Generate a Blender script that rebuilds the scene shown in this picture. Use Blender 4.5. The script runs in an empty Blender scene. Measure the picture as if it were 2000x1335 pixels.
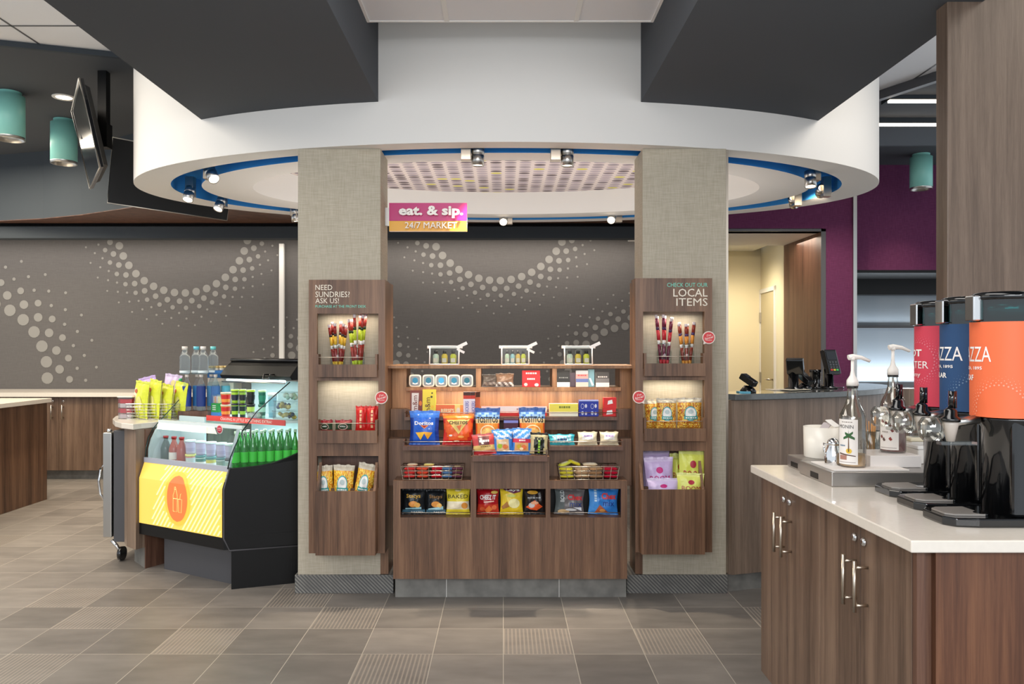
import bpy, math, random
from mathutils import Matrix, Vector
random.seed(7)
SC = bpy.context.scene
COL = SC.collection
F, VX, VY, CH = 1520.0, 983.0, 680.0, 1.36      # lens in pixels, vanishing point, eye height

# ---------------------------------------------------------------- camera
cam_d = bpy.data.cameras.new('camera')
cam_d.sensor_width = 36.0
cam_d.lens = 36.0 * F / 2000.0
cam_d.shift_x = (1000 - VX) / 2000.0
cam_d.shift_y = (VY - 667.5) / 2000.0
cam_d.clip_start = 0.05
cam = bpy.data.objects.new('camera', cam_d)
cam.location = (0, 0, CH)
cam.rotation_euler = (math.pi / 2, 0, 0)
COL.objects.link(cam)
SC.camera = cam
SC.view_settings.view_transform = 'Standard'
SC.view_settings.look = 'None'
SC.view_settings.gamma = 1.0
SC.view_settings.use_curve_mapping = False
SC.view_settings.exposure = 0.42

# ---------------------------------------------------------------- daylight, room lamps and added fill lights
W = bpy.data.worlds.new('daylight')
SC.world = W
W.use_nodes = True
W.node_tree.nodes['Background'].inputs[0].default_value = (0.86, 0.93, 1.0, 1)
W.node_tree.nodes['Background'].inputs[1].default_value = 0.8

def area(name, loc, size, power, color=(1, 1, 1), rot=(0, 0, 0), sy=None):
    l = bpy.data.lights.new(name, 'AREA')
    l.energy = power
    l.color = color
    l.size = size
    if sy:
        l.shape = 'RECTANGLE'
        l.size_y = sy
    o = bpy.data.objects.new(name, l)
    o.location = loc
    o.rotation_euler = rot
    COL.objects.link(o)
    return o

def spot(name, loc, target, power, color=(1, 0.9, 0.76), angle=60, blend=0.7, r=0.03):
    l = bpy.data.lights.new(name, 'SPOT')
    l.energy = power
    l.color = color
    l.spot_size = math.radians(angle)
    l.spot_blend = blend
    l.shadow_soft_size = r
    o = bpy.data.objects.new(name, l)
    o.location = loc
    d = Vector(target) - Vector(loc)
    o.rotation_euler = d.to_track_quat('-Z', 'Y').to_euler()
    COL.objects.link(o)
    return o

# unseen area lights standing in for lobby lamps behind and above the viewer
area('lobby_fill', (0, -2.2, 2.6), 4.5, 150, (0.97, 0.98, 1), (math.radians(62), 0, 0), 1.6)
area('lobby_fill', (0.0, 1.6, 2.95), 1.0, 20, (1, 0.97, 0.93), (0, 0, 0), 2.2)
area('lobby_fill', (-3.9, 3.3, 3.3), 2.6, 85, (1, 0.9, 0.76), (0, 0, 0), 3.0)
area('lobby_fill', (3.2, 2.2, 3.3), 1.6, 25, (1, 0.92, 0.8), (0, 0, 0), 2.0)
area('lobby_fill', (-5.2, 6.4, 3.2), 1.8, 90, (1, 0.88, 0.7), (0, 0, 0), 1.8)
# added upward fills with no lamp behind them, brightening white tiles and ring
area('upward_fill', (0, 1.6, 1.9), 1.2, 10, (1, 0.96, 0.9), (math.pi, 0, 0), 1.2)
area('upward_fill', (-3.4, 2.6, 3.0), 1.6, 14, (0.85, 0.93, 1), (math.pi, 0, 0), 2.6)
area('upward_fill', (3.4, 3.6, 3.0), 1.2, 9, (0.95, 0.97, 1), (math.pi, 0, 0), 2.0)
area('upward_fill', (0, 5.5, 1.85), 3.2, 12, (1, 0.92, 0.86), (math.pi, 0, 0), 1.3)
area('niche_fill', (2.7, 7.9, 2.45), 0.8, 6, (1, 0.85, 0.7), (0, 0, 0), 0.5)  # added fill to brighten the inside of the niche, no fitting there
area('lobby_fill', (2.6, 3.9, 3.25), 0.8, 12, (1, 0.93, 0.84), (0, 0, 0), 0.8)  # added to lift the reception desk side, not a fitting
area('kiosk_shelf_fill', (0.05, 4.375, 1.105), 1.1, 1.7, (1, 0.84, 0.64), (math.radians(20), 0, 0), 0.02)  # added warm fills that brighten the kiosk backboard, no strips modelled
area('kiosk_shelf_fill', (0.05, 4.34, 1.24), 1.2, 1.2, (1, 0.84, 0.64), (math.radians(25), 0, 0), 0.02)
for _x in (-0.845, 0.92):
    for _z in (1.535, 1.175):
        area('rack_light', (_x, 4.27, _z), 0.28, 0.32, (1, 0.88, 0.7), (math.radians(12), 0, 0), 0.03)
# mural cove light in the valance
area('mural_cove_light', (-3.6, 8.45, 2.5), 9.5, 25, (1, 0.9, 0.78), (math.radians(22), 0, 0), 0.12)
area('mural_cove_light', (0.3, 8.45, 2.5), 2.6, 8, (1, 0.9, 0.78), (math.radians(22), 0, 0), 0.12)

# ---------------------------------------------------------------- colours and materials
def S(r, g, b, k=1.0):
    def l(c):
        c = c / 255.0
        return (c / 12.92 if c <= 0.04045 else ((c + 0.055) / 1.055) ** 2.4) * k
    return (l(r), l(g), l(b))

WHITE = (242, 240, 236)
def nt(name):
    m = bpy.data.materials.new(name)
    m.use_nodes = True
    t = m.node_tree
    return m, t.nodes, t.links, t.nodes['Principled BSDF']

def sset(b, rough=0.5, metal=0.0, coat=0.0, spec=0.5):
    b.inputs['Roughness'].default_value = rough
    b.inputs['Metallic'].default_value = metal
    b.inputs['Coat Weight'].default_value = coat
    b.inputs['Specular IOR Level'].default_value = spec

def flat(name, rgb, rough=0.5, metal=0.0, coat=0.0, spec=0.5, noise=0.0, nscale=30):
    m, n, l, b = nt(name)
    sset(b, rough, metal, coat, spec)
    c = S(*rgb)
    if noise:
        tc = n.new('ShaderNodeTexCoord'); nz = n.new('ShaderNodeTexNoise'); nz.inputs['Scale'].default_value = nscale
        r = n.new('ShaderNodeValToRGB')
        r.color_ramp.elements[0].position = 0.3; r.color_ramp.elements[1].position = 0.7
        r.color_ramp.elements[0].color = (*[x * (1 - noise) for x in c], 1)
        r.color_ramp.elements[1].color = (*[min(1, x * (1 + noise)) for x in c], 1)
        l.new(tc.outputs['Object'], nz.inputs['Vector']); l.new(nz.outputs['Fac'], r.inputs['Fac'])
        l.new(r.outputs['Color'], b.inputs['Base Color'])
    else:
        b.inputs['Base Color'].default_value = (*c, 1)
    return m

def attr(name, rough=0.5, metal=0.0, coat=0.0, wrinkle=0.0):
    m, n, l, b = nt(name)
    sset(b, rough, metal, coat)
    a = n.new('ShaderNodeAttribute'); a.attribute_name = 'Col'
    l.new(a.outputs['Color'], b.inputs['Base Color'])
    if wrinkle:
        tc = n.new('ShaderNodeTexCoord'); nz = n.new('ShaderNodeTexNoise'); nz.inputs['Scale'].default_value = 38
        nz.inputs['Detail'].default_value = 2
        bp = n.new('ShaderNodeBump'); bp.inputs['Strength'].default_value = wrinkle; bp.inputs['Distance'].default_value = 0.01
        l.new(tc.outputs['Object'], nz.inputs['Vector']); l.new(nz.outputs['Fac'], bp.inputs['Height'])
        l.new(bp.outputs['Normal'], b.inputs['Normal'])
    return m

def emit(name, rgb, s):
    m, n, l, b = nt(name)
    e = n.new('ShaderNodeEmission'); e.inputs[0].default_value = (*S(*rgb), 1); e.inputs[1].default_value = s
    l.new(e.outputs[0], n['Material Output'].inputs[0])
    return m

def thin_glass(name, tint=(235, 245, 245), refl=1.0, rough=0.02, extra=0.0):
    m, n, l, b = nt(name)
    t = n.new('ShaderNodeBsdfTransparent'); t.inputs[0].default_value = (*S(*tint), 1)
    g = n.new('ShaderNodeBsdfGlossy'); g.inputs['Roughness'].default_value = rough
    fr = n.new('ShaderNodeLayerWeight'); fr.inputs['Blend'].default_value = 0.25
    ml = n.new('ShaderNodeMath'); ml.operation = 'MULTIPLY_ADD'; ml.inputs[1].default_value = refl * 0.6; ml.inputs[2].default_value = 0.03 + extra
    l.new(fr.outputs['Fresnel'], ml.inputs[0])
    mx = n.new('ShaderNodeMixShader')
    l.new(ml.outputs[0], mx.inputs[0]); l.new(t.outputs[0], mx.inputs[1]); l.new(g.outputs[0], mx.inputs[2])
    l.new(mx.outputs[0], n['Material Output'].inputs[0])
    return m

def wood(name, a, bcol, c, rough=0.42, sx=22.0, axis='Z'):
    """vertical laminate grain: wide plank streaks and fine lines running along axis"""
    m, n, l, b = nt(name)
    sset(b, rough)
    tc = n.new('ShaderNodeTexCoord')
    def noise(scale, detail, rgh=0.6):
        mp = n.new('ShaderNodeMapping')
        s = [scale, scale, scale]; s['XYZ'.index(axis)] = scale * 0.035
        mp.inputs['Scale'].default_value = s
        nz = n.new('ShaderNodeTexNoise'); nz.inputs['Scale'].default_value = 1.0
        nz.inputs['Detail'].default_value = detail; nz.inputs['Roughness'].default_value = rgh
        nz.inputs['Distortion'].default_value = 0.4
        l.new(tc.outputs['Object'], mp.inputs[0]); l.new(mp.outputs[0], nz.inputs['Vector'])
        return nz
    n1 = noise(sx * 0.5, 3); n2 = noise(sx * 5, 4, 0.7)
    add = n.new('ShaderNodeMath'); add.operation = 'MULTIPLY_ADD'; add.inputs[1].default_value = 0.38
    l.new(n2.outputs['Fac'], add.inputs[0])
    ml = n.new('ShaderNodeMath'); ml.operation = 'MULTIPLY'; ml.inputs[1].default_value = 0.62
    l.new(n1.outputs['Fac'], ml.inputs[0]); l.new(ml.outputs[0], add.inputs[2])
    r = n.new('ShaderNodeValToRGB')
    r.color_ramp.elements[0].position = 0.37; r.color_ramp.elements[0].color = (*S(*a), 1)
    r.color_ramp.elements[1].position = 0.64; r.color_ramp.elements[1].color = (*S(*c), 1)
    e = r.color_ramp.elements.new(0.5); e.color = (*S(*bcol), 1)
    l.new(add.outputs[0], r.inputs['Fac']); l.new(r.outputs['Color'], b.inputs['Base Color'])
    return m

def linen(name, c1, c2, scale=190):
    m, n, l, b = nt(name)
    sset(b, 0.85, spec=0.2)
    tc = n.new('ShaderNodeTexCoord')
    outs = []
    for sc in ((14, 14, scale), (scale, scale, 14)):
        mp = n.new('ShaderNodeMapping'); mp.inputs['Scale'].default_value = sc
        nz = n.new('ShaderNodeTexNoise'); nz.inputs['Scale'].default_value = 1; nz.inputs['Detail'].default_value = 2
        l.new(tc.outputs['Object'], mp.inputs[0]); l.new(mp.outputs[0], nz.inputs['Vector']); outs.append(nz)
    ad = n.new('ShaderNodeMath'); ad.operation = 'ADD'
    l.new(outs[0].outputs['Fac'], ad.inputs[0]); l.new(outs[1].outputs['Fac'], ad.inputs[1])
    mr = n.new('ShaderNodeMapRange'); mr.inputs[1].default_value = 0.72; mr.inputs[2].default_value = 1.28
    l.new(ad.outputs[0], mr.inputs[0])
    mx = n.new('ShaderNodeMix'); mx.data_type = 'RGBA'
    mx.inputs[6].default_value = (*S(*c1), 1); mx.inputs[7].default_value = (*S(*c2), 1)
    l.new(mr.outputs[0], mx.inputs[0]); l.new(mx.outputs[2], b.inputs['Base Color'])
    return m

def floor_mat():
    m, n, l, b = nt('floor_tile')
    sset(b, 0.42)
    a = n.new('ShaderNodeAttribute'); a.attribute_name = 'Col'
    tc = n.new('ShaderNodeTexCoord')
    sp = n.new('ShaderNodeSeparateXYZ'); l.new(tc.outputs['Object'], sp.inputs[0])
    nz = n.new('ShaderNodeTexNoise'); nz.inputs['Scale'].default_value = 1; nz.inputs['Detail'].default_value = 4
    mp = n.new('ShaderNodeMapping'); mp.inputs['Scale'].default_value = (4, 11, 1)
    l.new(tc.outputs['Object'], mp.inputs[0]); l.new(mp.outputs[0], nz.inputs['Vector'])
    mr = n.new('ShaderNodeMapRange'); mr.inputs[1].default_value = 0.3; mr.inputs[2].default_value = 0.7
    mr.inputs[3].default_value = 0.84; mr.inputs[4].default_value = 1.14
    l.new(nz.outputs['Fac'], mr.inputs[0])
    def math_(op, x, y=None):
        q = n.new('ShaderNodeMath'); q.operation = op
        for i, v in enumerate((x, y)):
            if v is None: continue
            if hasattr(v, 'links') or hasattr(v, 'is_linked'): l.new(v, q.inputs[i])
            else: q.inputs[i].default_value = v
        return q.outputs[0]
    # fine grooves cut along the depth of some tiles
    s = math_('SINE', math_('MULTIPLY', sp.outputs['X'], 2 * math.pi / 0.0185))
    g = math_('GREATER_THAN', s, 0.35)
    g = math_('MULTIPLY', g, a.outputs['Alpha'])
    # grout joints
    def joint(o, off):
        f = math_('FRACT', math_('DIVIDE', math_('SUBTRACT', o, off), TW))
        d = math_('MINIMUM', f, math_('SUBTRACT', 1.0, f))
        return math_('LESS_THAN', d, 0.006)
    gj = math_('MAXIMUM', joint(sp.outputs['X'], 0.0), joint(sp.outputs['Y'], TY))
    mul = n.new('ShaderNodeMix'); mul.data_type = 'RGBA'; mul.blend_type = 'MULTIPLY'; mul.inputs[0].default_value = 1
    cmb = n.new('ShaderNodeCombineXYZ')
    for i in range(3): l.new(mr.outputs[0], cmb.inputs[i])
    l.new(a.outputs['Color'], mul.inputs[6]); l.new(cmb.outputs[0], mul.inputs[7])
    m1 = n.new('ShaderNodeMix'); m1.data_type = 'RGBA'; m1.inputs[7].default_value = (*S(164, 153, 140), 1)
    l.new(math_('MULTIPLY', g, 0.55), m1.inputs[0]); l.new(mul.outputs[2], m1.inputs[6])
    m2 = n.new('ShaderNodeMix'); m2.data_type = 'RGBA'; m2.inputs[7].default_value = (*S(170, 162, 150), 1)
    l.new(gj, m2.inputs[0]); l.new(m1.outputs[2], m2.inputs[6])
    l.new(m2.outputs[2], b.inputs['Base Color'])
    bp = n.new('ShaderNodeBump'); bp.inputs['Strength'].default_value = 0.3; bp.inputs['Distance'].default_value = 0.002
    l.new(math_('MAXIMUM', g, gj), bp.inputs['Height']); bp.invert = True
    l.new(bp.outputs['Normal'], b.inputs['Normal'])
    return m

TW = 0.3145
TY = 4.093

def baseboard_mat(name, grooved):
    m, n, l, b = nt(name)
    sset(b, 0.5)
    tc = n.new('ShaderNodeTexCoord'); sp = n.new('ShaderNodeSeparateXYZ'); l.new(tc.outputs['Object'], sp.inputs[0])
    nz = n.new('ShaderNodeTexNoise'); nz.inputs['Scale'].default_value = 14; l.new(tc.outputs['Object'], nz.inputs['Vector'])
    r = n.new('ShaderNodeValToRGB'); r.color_ramp.elements[0].position = 0.3; r.color_ramp.elements[1].position = 0.7
    r.color_ramp.elements[0].color = (*S(112, 110, 106), 1); r.color_ramp.elements[1].color = (*S(138, 136, 130), 1)
    l.new(nz.outputs['Fac'], r.inputs['Fac'])
    if grooved:
        ad = n.new('ShaderNodeMath'); ad.operation = 'ADD'
        l.new(sp.outputs['X'], ad.inputs[0]); l.new(sp.outputs['Z'], ad.inputs[1])
        mu = n.new('ShaderNodeMath'); mu.operation = 'MULTIPLY'; mu.inputs[1].default_value = 2 * math.pi / 0.021
        sn = n.new('ShaderNodeMath'); sn.operation = 'SINE'
        gt = n.new('ShaderNodeMath'); gt.operation = 'GREATER_THAN'; gt.inputs[1].default_value = 0.1
        l.new(ad.outputs[0], mu.inputs[0]); l.new(mu.outputs[0], sn.inputs[0]); l.new(sn.outputs[0], gt.inputs[0])
        mx = n.new('ShaderNodeMix'); mx.data_type = 'RGBA'; mx.inputs[7].default_value = (*S(82, 82, 82), 1)
        l.new(gt.outputs[0], mx.inputs[0]); l.new(r.outputs['Color'], mx.inputs[6]); l.new(mx.outputs[2], b.inputs['Base Color'])
    else:
        l.new(r.outputs['Color'], b.inputs['Base Color'])
    return m

def pattern_mat():
    """printed ceiling panel: columns of small ovals in greys, a few yellow"""
    m, n, l, b = nt('oval_print_panel')
    sset(b, 0.7, spec=0.2)
    tc = n.new('ShaderNodeTexCoord'); sp = n.new('ShaderNodeSeparateXYZ'); l.new(tc.outputs['Object'], sp.inputs[0])
    def mt(op, x, y=None):
        q = n.new('ShaderNodeMath'); q.operation = op
        for i, v in enumerate((x, y)):
            if v is None: continue
            if isinstance(v, (int, float)): q.inputs[i].default_value = v
            else: l.new(v, q.inputs[i])
        return q.outputs[0]
    cx, cy = 0.102, 0.064
    fx = mt('DIVIDE', sp.outputs['X'], cx); fy = mt('DIVIDE', sp.outputs['Y'], cy)
    ux = mt('MULTIPLY', mt('SUBTRACT', mt('FRACT', fx), 0.5), 2.0); uy = mt('MULTIPLY', mt('SUBTRACT', mt('FRACT', fy), 0.5), 2.0)
    d = mt('ADD', mt('POWER', mt('ABSOLUTE', mt('DIVIDE', ux, 0.8)), 2.0), mt('POWER', mt('ABSOLUTE', mt('DIVIDE', uy, 0.72)), 2.0))
    ins = mt('LESS_THAN', d, 1.0)
    cv = n.new('ShaderNodeCombineXYZ'); l.new(mt('FLOOR', fx), cv.inputs[0]); l.new(mt('FLOOR', fy), cv.inputs[1])
    wn = n.new('ShaderNodeTexWhiteNoise'); wn.noise_dimensions = '3D'; l.new(cv.outputs[0], wn.inputs['Vector'])
    r = n.new('ShaderNodeValToRGB'); r.color_ramp.interpolation = 'CONSTANT'
    e = r.color_ramp.elements
    e[0].position = 0.0; e[0].color = (*S(96, 84, 92), 1)
    e[1].position = 0.22; e[1].color = (*S(150, 140, 150), 1)
    for p, c in ((0.5, (178, 166, 176)), (0.85, (126, 114, 124)), (0.955, (214, 206, 96))):
        q = e.new(p); q.color = (*S(*c), 1)
    l.new(wn.outputs['Value'], r.inputs['Fac'])
    mx = n.new('ShaderNodeMix'); mx.data_type = 'RGBA'; mx.inputs[6].default_value = (*S(226, 214, 210), 1)
    l.new(ins, mx.inputs[0]); l.new(r.outputs['Color'], mx.inputs[7]); l.new(mx.outputs[2], b.inputs['Base Color'])
    return m

M = dict(
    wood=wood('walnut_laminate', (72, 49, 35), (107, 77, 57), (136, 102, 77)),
    wood_door=wood('brown_door_laminate', (82, 64, 52), (108, 86, 71), (130, 106, 88), sx=34),
    wood_dark=wood('walnut_laminate_dark', (74, 50, 40), (98, 68, 54), (118, 86, 68)),
    wood_lit=wood('walnut_laminate_lit', (108, 74, 48), (142, 102, 68), (170, 128, 90)),  # lit copy of the walnut, warm lamp glow put into its colour
    wood_grey=wood('walnut_laminate_grey', (108, 90, 76), (132, 112, 96), (152, 130, 112), sx=40),
    wood_column=wood('column_laminate', (90, 74, 62), (106, 89, 76), (122, 104, 90), sx=60),
    linen=linen('linen_wallpaper', (174, 165, 147), (190, 182, 165)),
    mural=linen('mural_fabric', (95, 92, 91), (103, 100, 99), 260),
    dots=flat('mural_dot_print', (142, 140, 136), 0.8, spec=0.2),
    purple=linen('purple_wallcovering', (92, 42, 77), (110, 56, 92), 230),
    dark=flat('charcoal_paint', (80, 83, 88), 0.8, spec=0.2),
    darker=flat('dark_fascia_paint', (64, 70, 76), 0.7, spec=0.2),
    white=flat('white_paint', (232, 230, 226), 0.75, spec=0.2),
    white_tile=flat('ceiling_tile', (226, 226, 228), 0.9, spec=0.1),
    door_cream=flat('door_paint', (206, 194, 160), 0.5),
    cream=flat('cream_paint', (232, 222, 192), 0.8, spec=0.2),
    blue=flat('blue_recess_paint', (52, 136, 204), 0.7, spec=0.2),
    floor=floor_mat(),
    bb=baseboard_mat('grooved_base_tile', True), bb2=baseboard_mat('plain_base_tile', False),
    quartz=flat('quartz_top', (232, 224, 212), 0.22, coat=0.3, noise=0.02, nscale=60),
    pattern=pattern_mat(),
    black=flat('black_panel', (10, 10, 11), 0.4, spec=0.3),
    gloss_black=flat('gloss_black_plastic', (10, 11, 13), 0.12, coat=0.6),
    grey=flat('grey_metal_paint', (78, 78, 82), 0.4),
    steel=flat('brushed_steel', (190, 188, 184), 0.3, 1.0),
    chrome=flat('chrome', (225, 225, 225), 0.08, 1.0),
    nickel=flat('satin_nickel', (208, 196, 180), 0.3, 1.0),
    teal=flat('teal_lacquer', (150, 222, 212), 0.4),
    lamp=emit('lamp_glow', (255, 236, 205), 9.0),
    strip=emit('strip_light_glow', (255, 238, 214), 4.0),
    led=emit('cooler_led', (215, 250, 255), 3.0),
    glass=thin_glass('clear_glass', (240, 246, 246), 0.45),
    glass_teal=thin_glass('tinted_glass', (70, 150, 150), 1.0, 0.03, 0.05),
    front_glass=thin_glass('curved_front_glass', (240, 246, 246), 0.15, 0.02, 0.0),
    clear=thin_glass('clear_plastic', (240, 244, 242), 0.9, 0.1, 0.06),
    foil=attr('printed_foil', 0.32, wrinkle=0.35),
    card=attr('printed_card', 0.55),
    plastic=attr('coloured_plastic', 0.3, coat=0.2),
    ink=attr('printed_ink', 0.5),
)

# ---------------------------------------------------------------- mesh builder
_font = {}
def text_geo(s, off=0.0, spacing=1.0):
    if any(ch in 'MWNVKmwkvX' for ch in s): off = 0.0
    k = (s, off, spacing)
    if k not in _font:
        c = bpy.data.curves.new('lettering_curve', 'FONT'); c.body = s; c.offset = off; c.resolution_u = 2
        c.space_character = spacing
        o = bpy.data.objects.new('lettering_curve', c)
        me = bpy.data.meshes.new_from_object(o)
        vs = [v.co.copy() for v in me.vertices]; fs = [tuple(p.vertices) for p in me.polygons]
        bpy.data.objects.remove(o); bpy.data.curves.remove(c); bpy.data.meshes.remove(me)
        xs = [v.x for v in vs] or [0, 1]; ys = [v.y for v in vs] or [0, 1]
        _font[k] = (vs, fs, min(xs), max(xs), min(ys), max(ys))
    return _font[k]

class MB:
    def __init__(self, T=None):
        self.v = []; self.f = []; self.c = []; self.s = []; self.m = []; self.T = T
        self.col = (200, 200, 200); self.mi = 0
    def av(self, p):
        p = Vector(p)
        if self.T is not None: p = self.T @ p
        self.v.append(p); return len(self.v) - 1
    def af(self, idx, col=None, smooth=False):
        self.f.append(tuple(idx)); self.c.append(col or self.col); self.s.append(smooth); self.m.append(self.mi)
    def poly(self, pts, col=None):
        self.af([self.av(p) for p in pts], col); return self
    def box(self, x0, x1, y0, y1, z0, z1, col=None):
        if x0 > x1: x0, x1 = x1, x0
        if y0 > y1: y0, y1 = y1, y0
        if z0 > z1: z0, z1 = z1, z0
        i = [self.av((x, y, z)) for z in (z0, z1) for y in (y0, y1) for x in (x0, x1)]
        for q in ((0, 2, 3, 1), (4, 5, 7, 6), (0, 1, 5, 4), (2, 6, 7, 3), (0, 4, 6, 2), (1, 3, 7, 5)):
            self.af([i[k] for k in q], col)
        return self
    def prism(self, pts, z0, z1, col=None, smooth=False):
        """vertical prism over a plan polygon; z0/z1 may be lists"""
        n = len(pts)
        a = sum(pts[i][0] * pts[(i + 1) % n][1] - pts[(i + 1) % n][0] * pts[i][1] for i in range(n))
        if a < 0:
            pts = pts[::-1]
            if isinstance(z0, (list, tuple)): z0 = z0[::-1]
            if isinstance(z1, (list, tuple)): z1 = z1[::-1]
        zz0 = z0 if isinstance(z0, (list, tuple)) else [z0] * n
        zz1 = z1 if isinstance(z1, (list, tuple)) else [z1] * n
        lo = [self.av((p[0], p[1], z)) for p, z in zip(pts, zz0)]; hi = [self.av((p[0], p[1], z)) for p, z in zip(pts, zz1)]
        self.af(lo[::-1], col); self.af(hi, col)
        for i in range(n):
            j = (i + 1) % n
            self.af((lo[i], lo[j], hi[j], hi[i]), col, smooth)
        return self
    def extr(self, prof, origin, a, b, d, col=None):
        """profile of (p,q) in the plane a,b at origin, pushed by vector d"""
        o = Vector(origin); a = Vector(a); b = Vector(b); d = Vector(d)
        A = [self.av(o + a * p + b * q) for p, q in prof]; B = [self.av(o + a * p + b * q + d) for p, q in prof]
        self.af(A, col); self.af(B[::-1], col); n = len(prof)
        for i in range(n):
            j = (i + 1) % n
            self.af((A[j], A[i], B[i], B[j]), col)
        return self
    def lathe(self, prof, c=(0, 0, 0), seg=20, col=None, cols=None, cap=True, ell=1.0):
        """prof list of (radius, z)"""
        rings = []
        for r, z in prof:
            rings.append([self.av((c[0] + r * math.cos(2 * math.pi * k / seg), c[1] + r * ell * math.sin(2 * math.pi * k / seg), c[2] + z)) for k in range(seg)])
        for i in range(len(rings) - 1):
            cc = cols[i] if cols else col
            for k in range(seg):
                j = (k + 1) % seg
                self.af((rings[i][k], rings[i][j], rings[i + 1][j], rings[i + 1][k]), cc, True)
        if cap:
            self.af(rings[0][::-1], cols[0] if cols else col); self.af(rings[-1], cols[-1] if cols else col)
        return self
    def tube(self, pts, r, seg=6, col=None, closed=False):
        pts = [Vector(p) for p in pts]; n = len(pts); rings = []
        for i, p in enumerate(pts):
            if closed: d = pts[(i + 1) % n] - pts[i - 1]
            else: d = pts[min(i + 1, n - 1)] - pts[max(i - 1, 0)]
            d = d.normalized() if d.length > 1e-9 else Vector((0, 0, 1))
            up = Vector((0, 0, 1)) if abs(d.z) < 0.9 else Vector((1, 0, 0))
            a = d.cross(up).normalized(); b = d.cross(a).normalized()
            rr = r[i] if isinstance(r, (list, tuple)) else r
            rings.append([self.av(p + a * rr * math.cos(2 * math.pi * k / seg) + b * rr * math.sin(2 * math.pi * k / seg)) for k in range(seg)])
        m = n if closed else n - 1
        for i in range(m):
            A = rings[i]; B = rings[(i + 1) % n]
            for k in range(seg):
                j = (k + 1) % seg
                self.af((A[k], A[j], B[j], B[k]), col, seg > 4)
        if not closed:
            self.af(rings[0][::-1], col); self.af(rings[-1], col)
        return self
    def grid(self, fn, nu, nv, paint=None, smooth=True, flip=False):
        """fn(u,v)->point for u,v in 0..1"""
        ids = [[self.av(fn(i / nu, j / nv)) for i in range(nu + 1)] for j in range(nv + 1)]
        for j in range(nv):
            for i in range(nu):
                q = (ids[j][i], ids[j][i + 1], ids[j + 1][i + 1], ids[j + 1][i])
                self.af(q[::-1] if flip else q, paint((i + .5) / nu, (j + .5) / nv) if paint else None, smooth)
        return self
    def blur(self, fn, x0, x1, z0, z1, col, rot=0):
        """print too small to read: a broken row of little marks"""
        w = (0.16, 0.10, 0.2, 0.13, 0.17); t = 0.0
        for k in w:
            a, b = t, t + k; t = b + 0.06
            if rot: self.flatshape(fn, [(x0, z0 + (z1 - z0) * a), (x1, z0 + (z1 - z0) * a), (x1, z0 + (z1 - z0) * b), (x0, z0 + (z1 - z0) * b)], col)
            else: self.flatshape(fn, [(x0 + (x1 - x0) * a, z0), (x0 + (x1 - x0) * b, z0), (x0 + (x1 - x0) * b, z1), (x0 + (x1 - x0) * a, z1)], col)
        return self
    def text(self, s, fn, x0, x1, z0, z1, col=(255, 255, 255), off=0.0, rot=0, spacing=1.0):
        """lettering fitted to the box x0..x1, z0..z1 of surface function fn(x,z)->point"""
        vs, fs, ax, bx, ay, by = text_geo(s, off, spacing)
        base = len(self.v)
        for p in vs:
            a = (p.x - ax) / max(1e-6, bx - ax); b = (p.y - ay) / max(1e-6, by - ay)
            if rot == 90: a, b = 1 - b, a
            elif rot == -90: a, b = b, 1 - a
            self.av(fn(x0 + (x1 - x0) * a, z0 + (z1 - z0) * b))
        for q in fs:
            self.af([base + k for k in q], col)
        return self
    def disc(self, fn, cx, cz, r, col, seg=16, rz=None, ring=0):
        rz = rz or r
        ids = [self.av(fn(cx + r * math.cos(2 * math.pi * k / seg), cz + rz * math.sin(2 * math.pi * k / seg))) for k in range(seg)]
        if ring:
            jd = [self.av(fn(cx + r * ring * math.cos(2 * math.pi * k / seg), cz + rz * ring * math.sin(2 * math.pi * k / seg))) for k in range(seg)]
            for k in range(seg):
                j = (k + 1) % seg
                self.af((ids[k], ids[j], jd[j], jd[k]), col)
        else:
            self.fan(fn, [(cx + r * math.cos(2 * math.pi * k / seg), cz + rz * math.sin(2 * math.pi * k / seg)) for k in range(seg)], col, 3)
        return self
    def fan(self, fn, pts, col, rings=4):
        """flat print broken into rings so that it follows a curved surface"""
        n = len(pts); mx = sum(p[0] for p in pts) / n; mz = sum(p[1] for p in pts) / n
        R = [[self.av(fn(mx + (p[0] - mx) * q / rings, mz + (p[1] - mz) * q / rings)) for p in pts] for q in range(1, rings + 1)]
        c = self.av(fn(mx, mz))
        for i in range(n):
            j = (i + 1) % n
            self.af((c, R[0][i], R[0][j]), col)
            for a, b in zip(R[:-1], R[1:]): self.af((a[i], b[i], b[j], a[j]), col)
    def shape(self, fn, pts, col):
        out = []
        for i, p in enumerate(pts):
            q = pts[(i + 1) % len(pts)]
            out += [(p[0] + (q[0] - p[0]) * k / 4, p[1] + (q[1] - p[1]) * k / 4) for k in range(4)]
        self.fan(fn, out, col); return self
    def flatshape(self, fn, pts, col):
        self.af([self.av(fn(*p)) for p in pts], col); return self
    def build(self, name, mat, parent=None, bevel=0.0, solid=0.0, local=False, loc=None):
        mats = mat if isinstance(mat, (list, tuple)) else [mat]
        me = bpy.data.meshes.new(name)
        off = Vector((0, 0, 0))
        if parent is not None and not local: off = WL.get(parent.name, Vector((0, 0, 0)))
        if loc is not None: off = Vector(loc)
        me.from_pydata([tuple(p - off) for p in self.v], [], self.f)
        for mm in mats: me.materials.append(mm)
        ca = me.color_attributes.new('Col', 'FLOAT_COLOR', 'CORNER')
        buf = []
        for p, c in zip(self.f, self.c):
            col = S(*c[:3]); al = c[3] if len(c) > 3 else 1.0
            buf.extend((*col, al) * len(p))
        ca.data.foreach_set('color', buf)
        me.polygons.foreach_set('use_smooth', self.s)
        me.polygons.foreach_set('material_index', self.m)
        me.update()
        o = bpy.data.objects.new(name, me)
        COL.objects.link(o)
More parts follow.
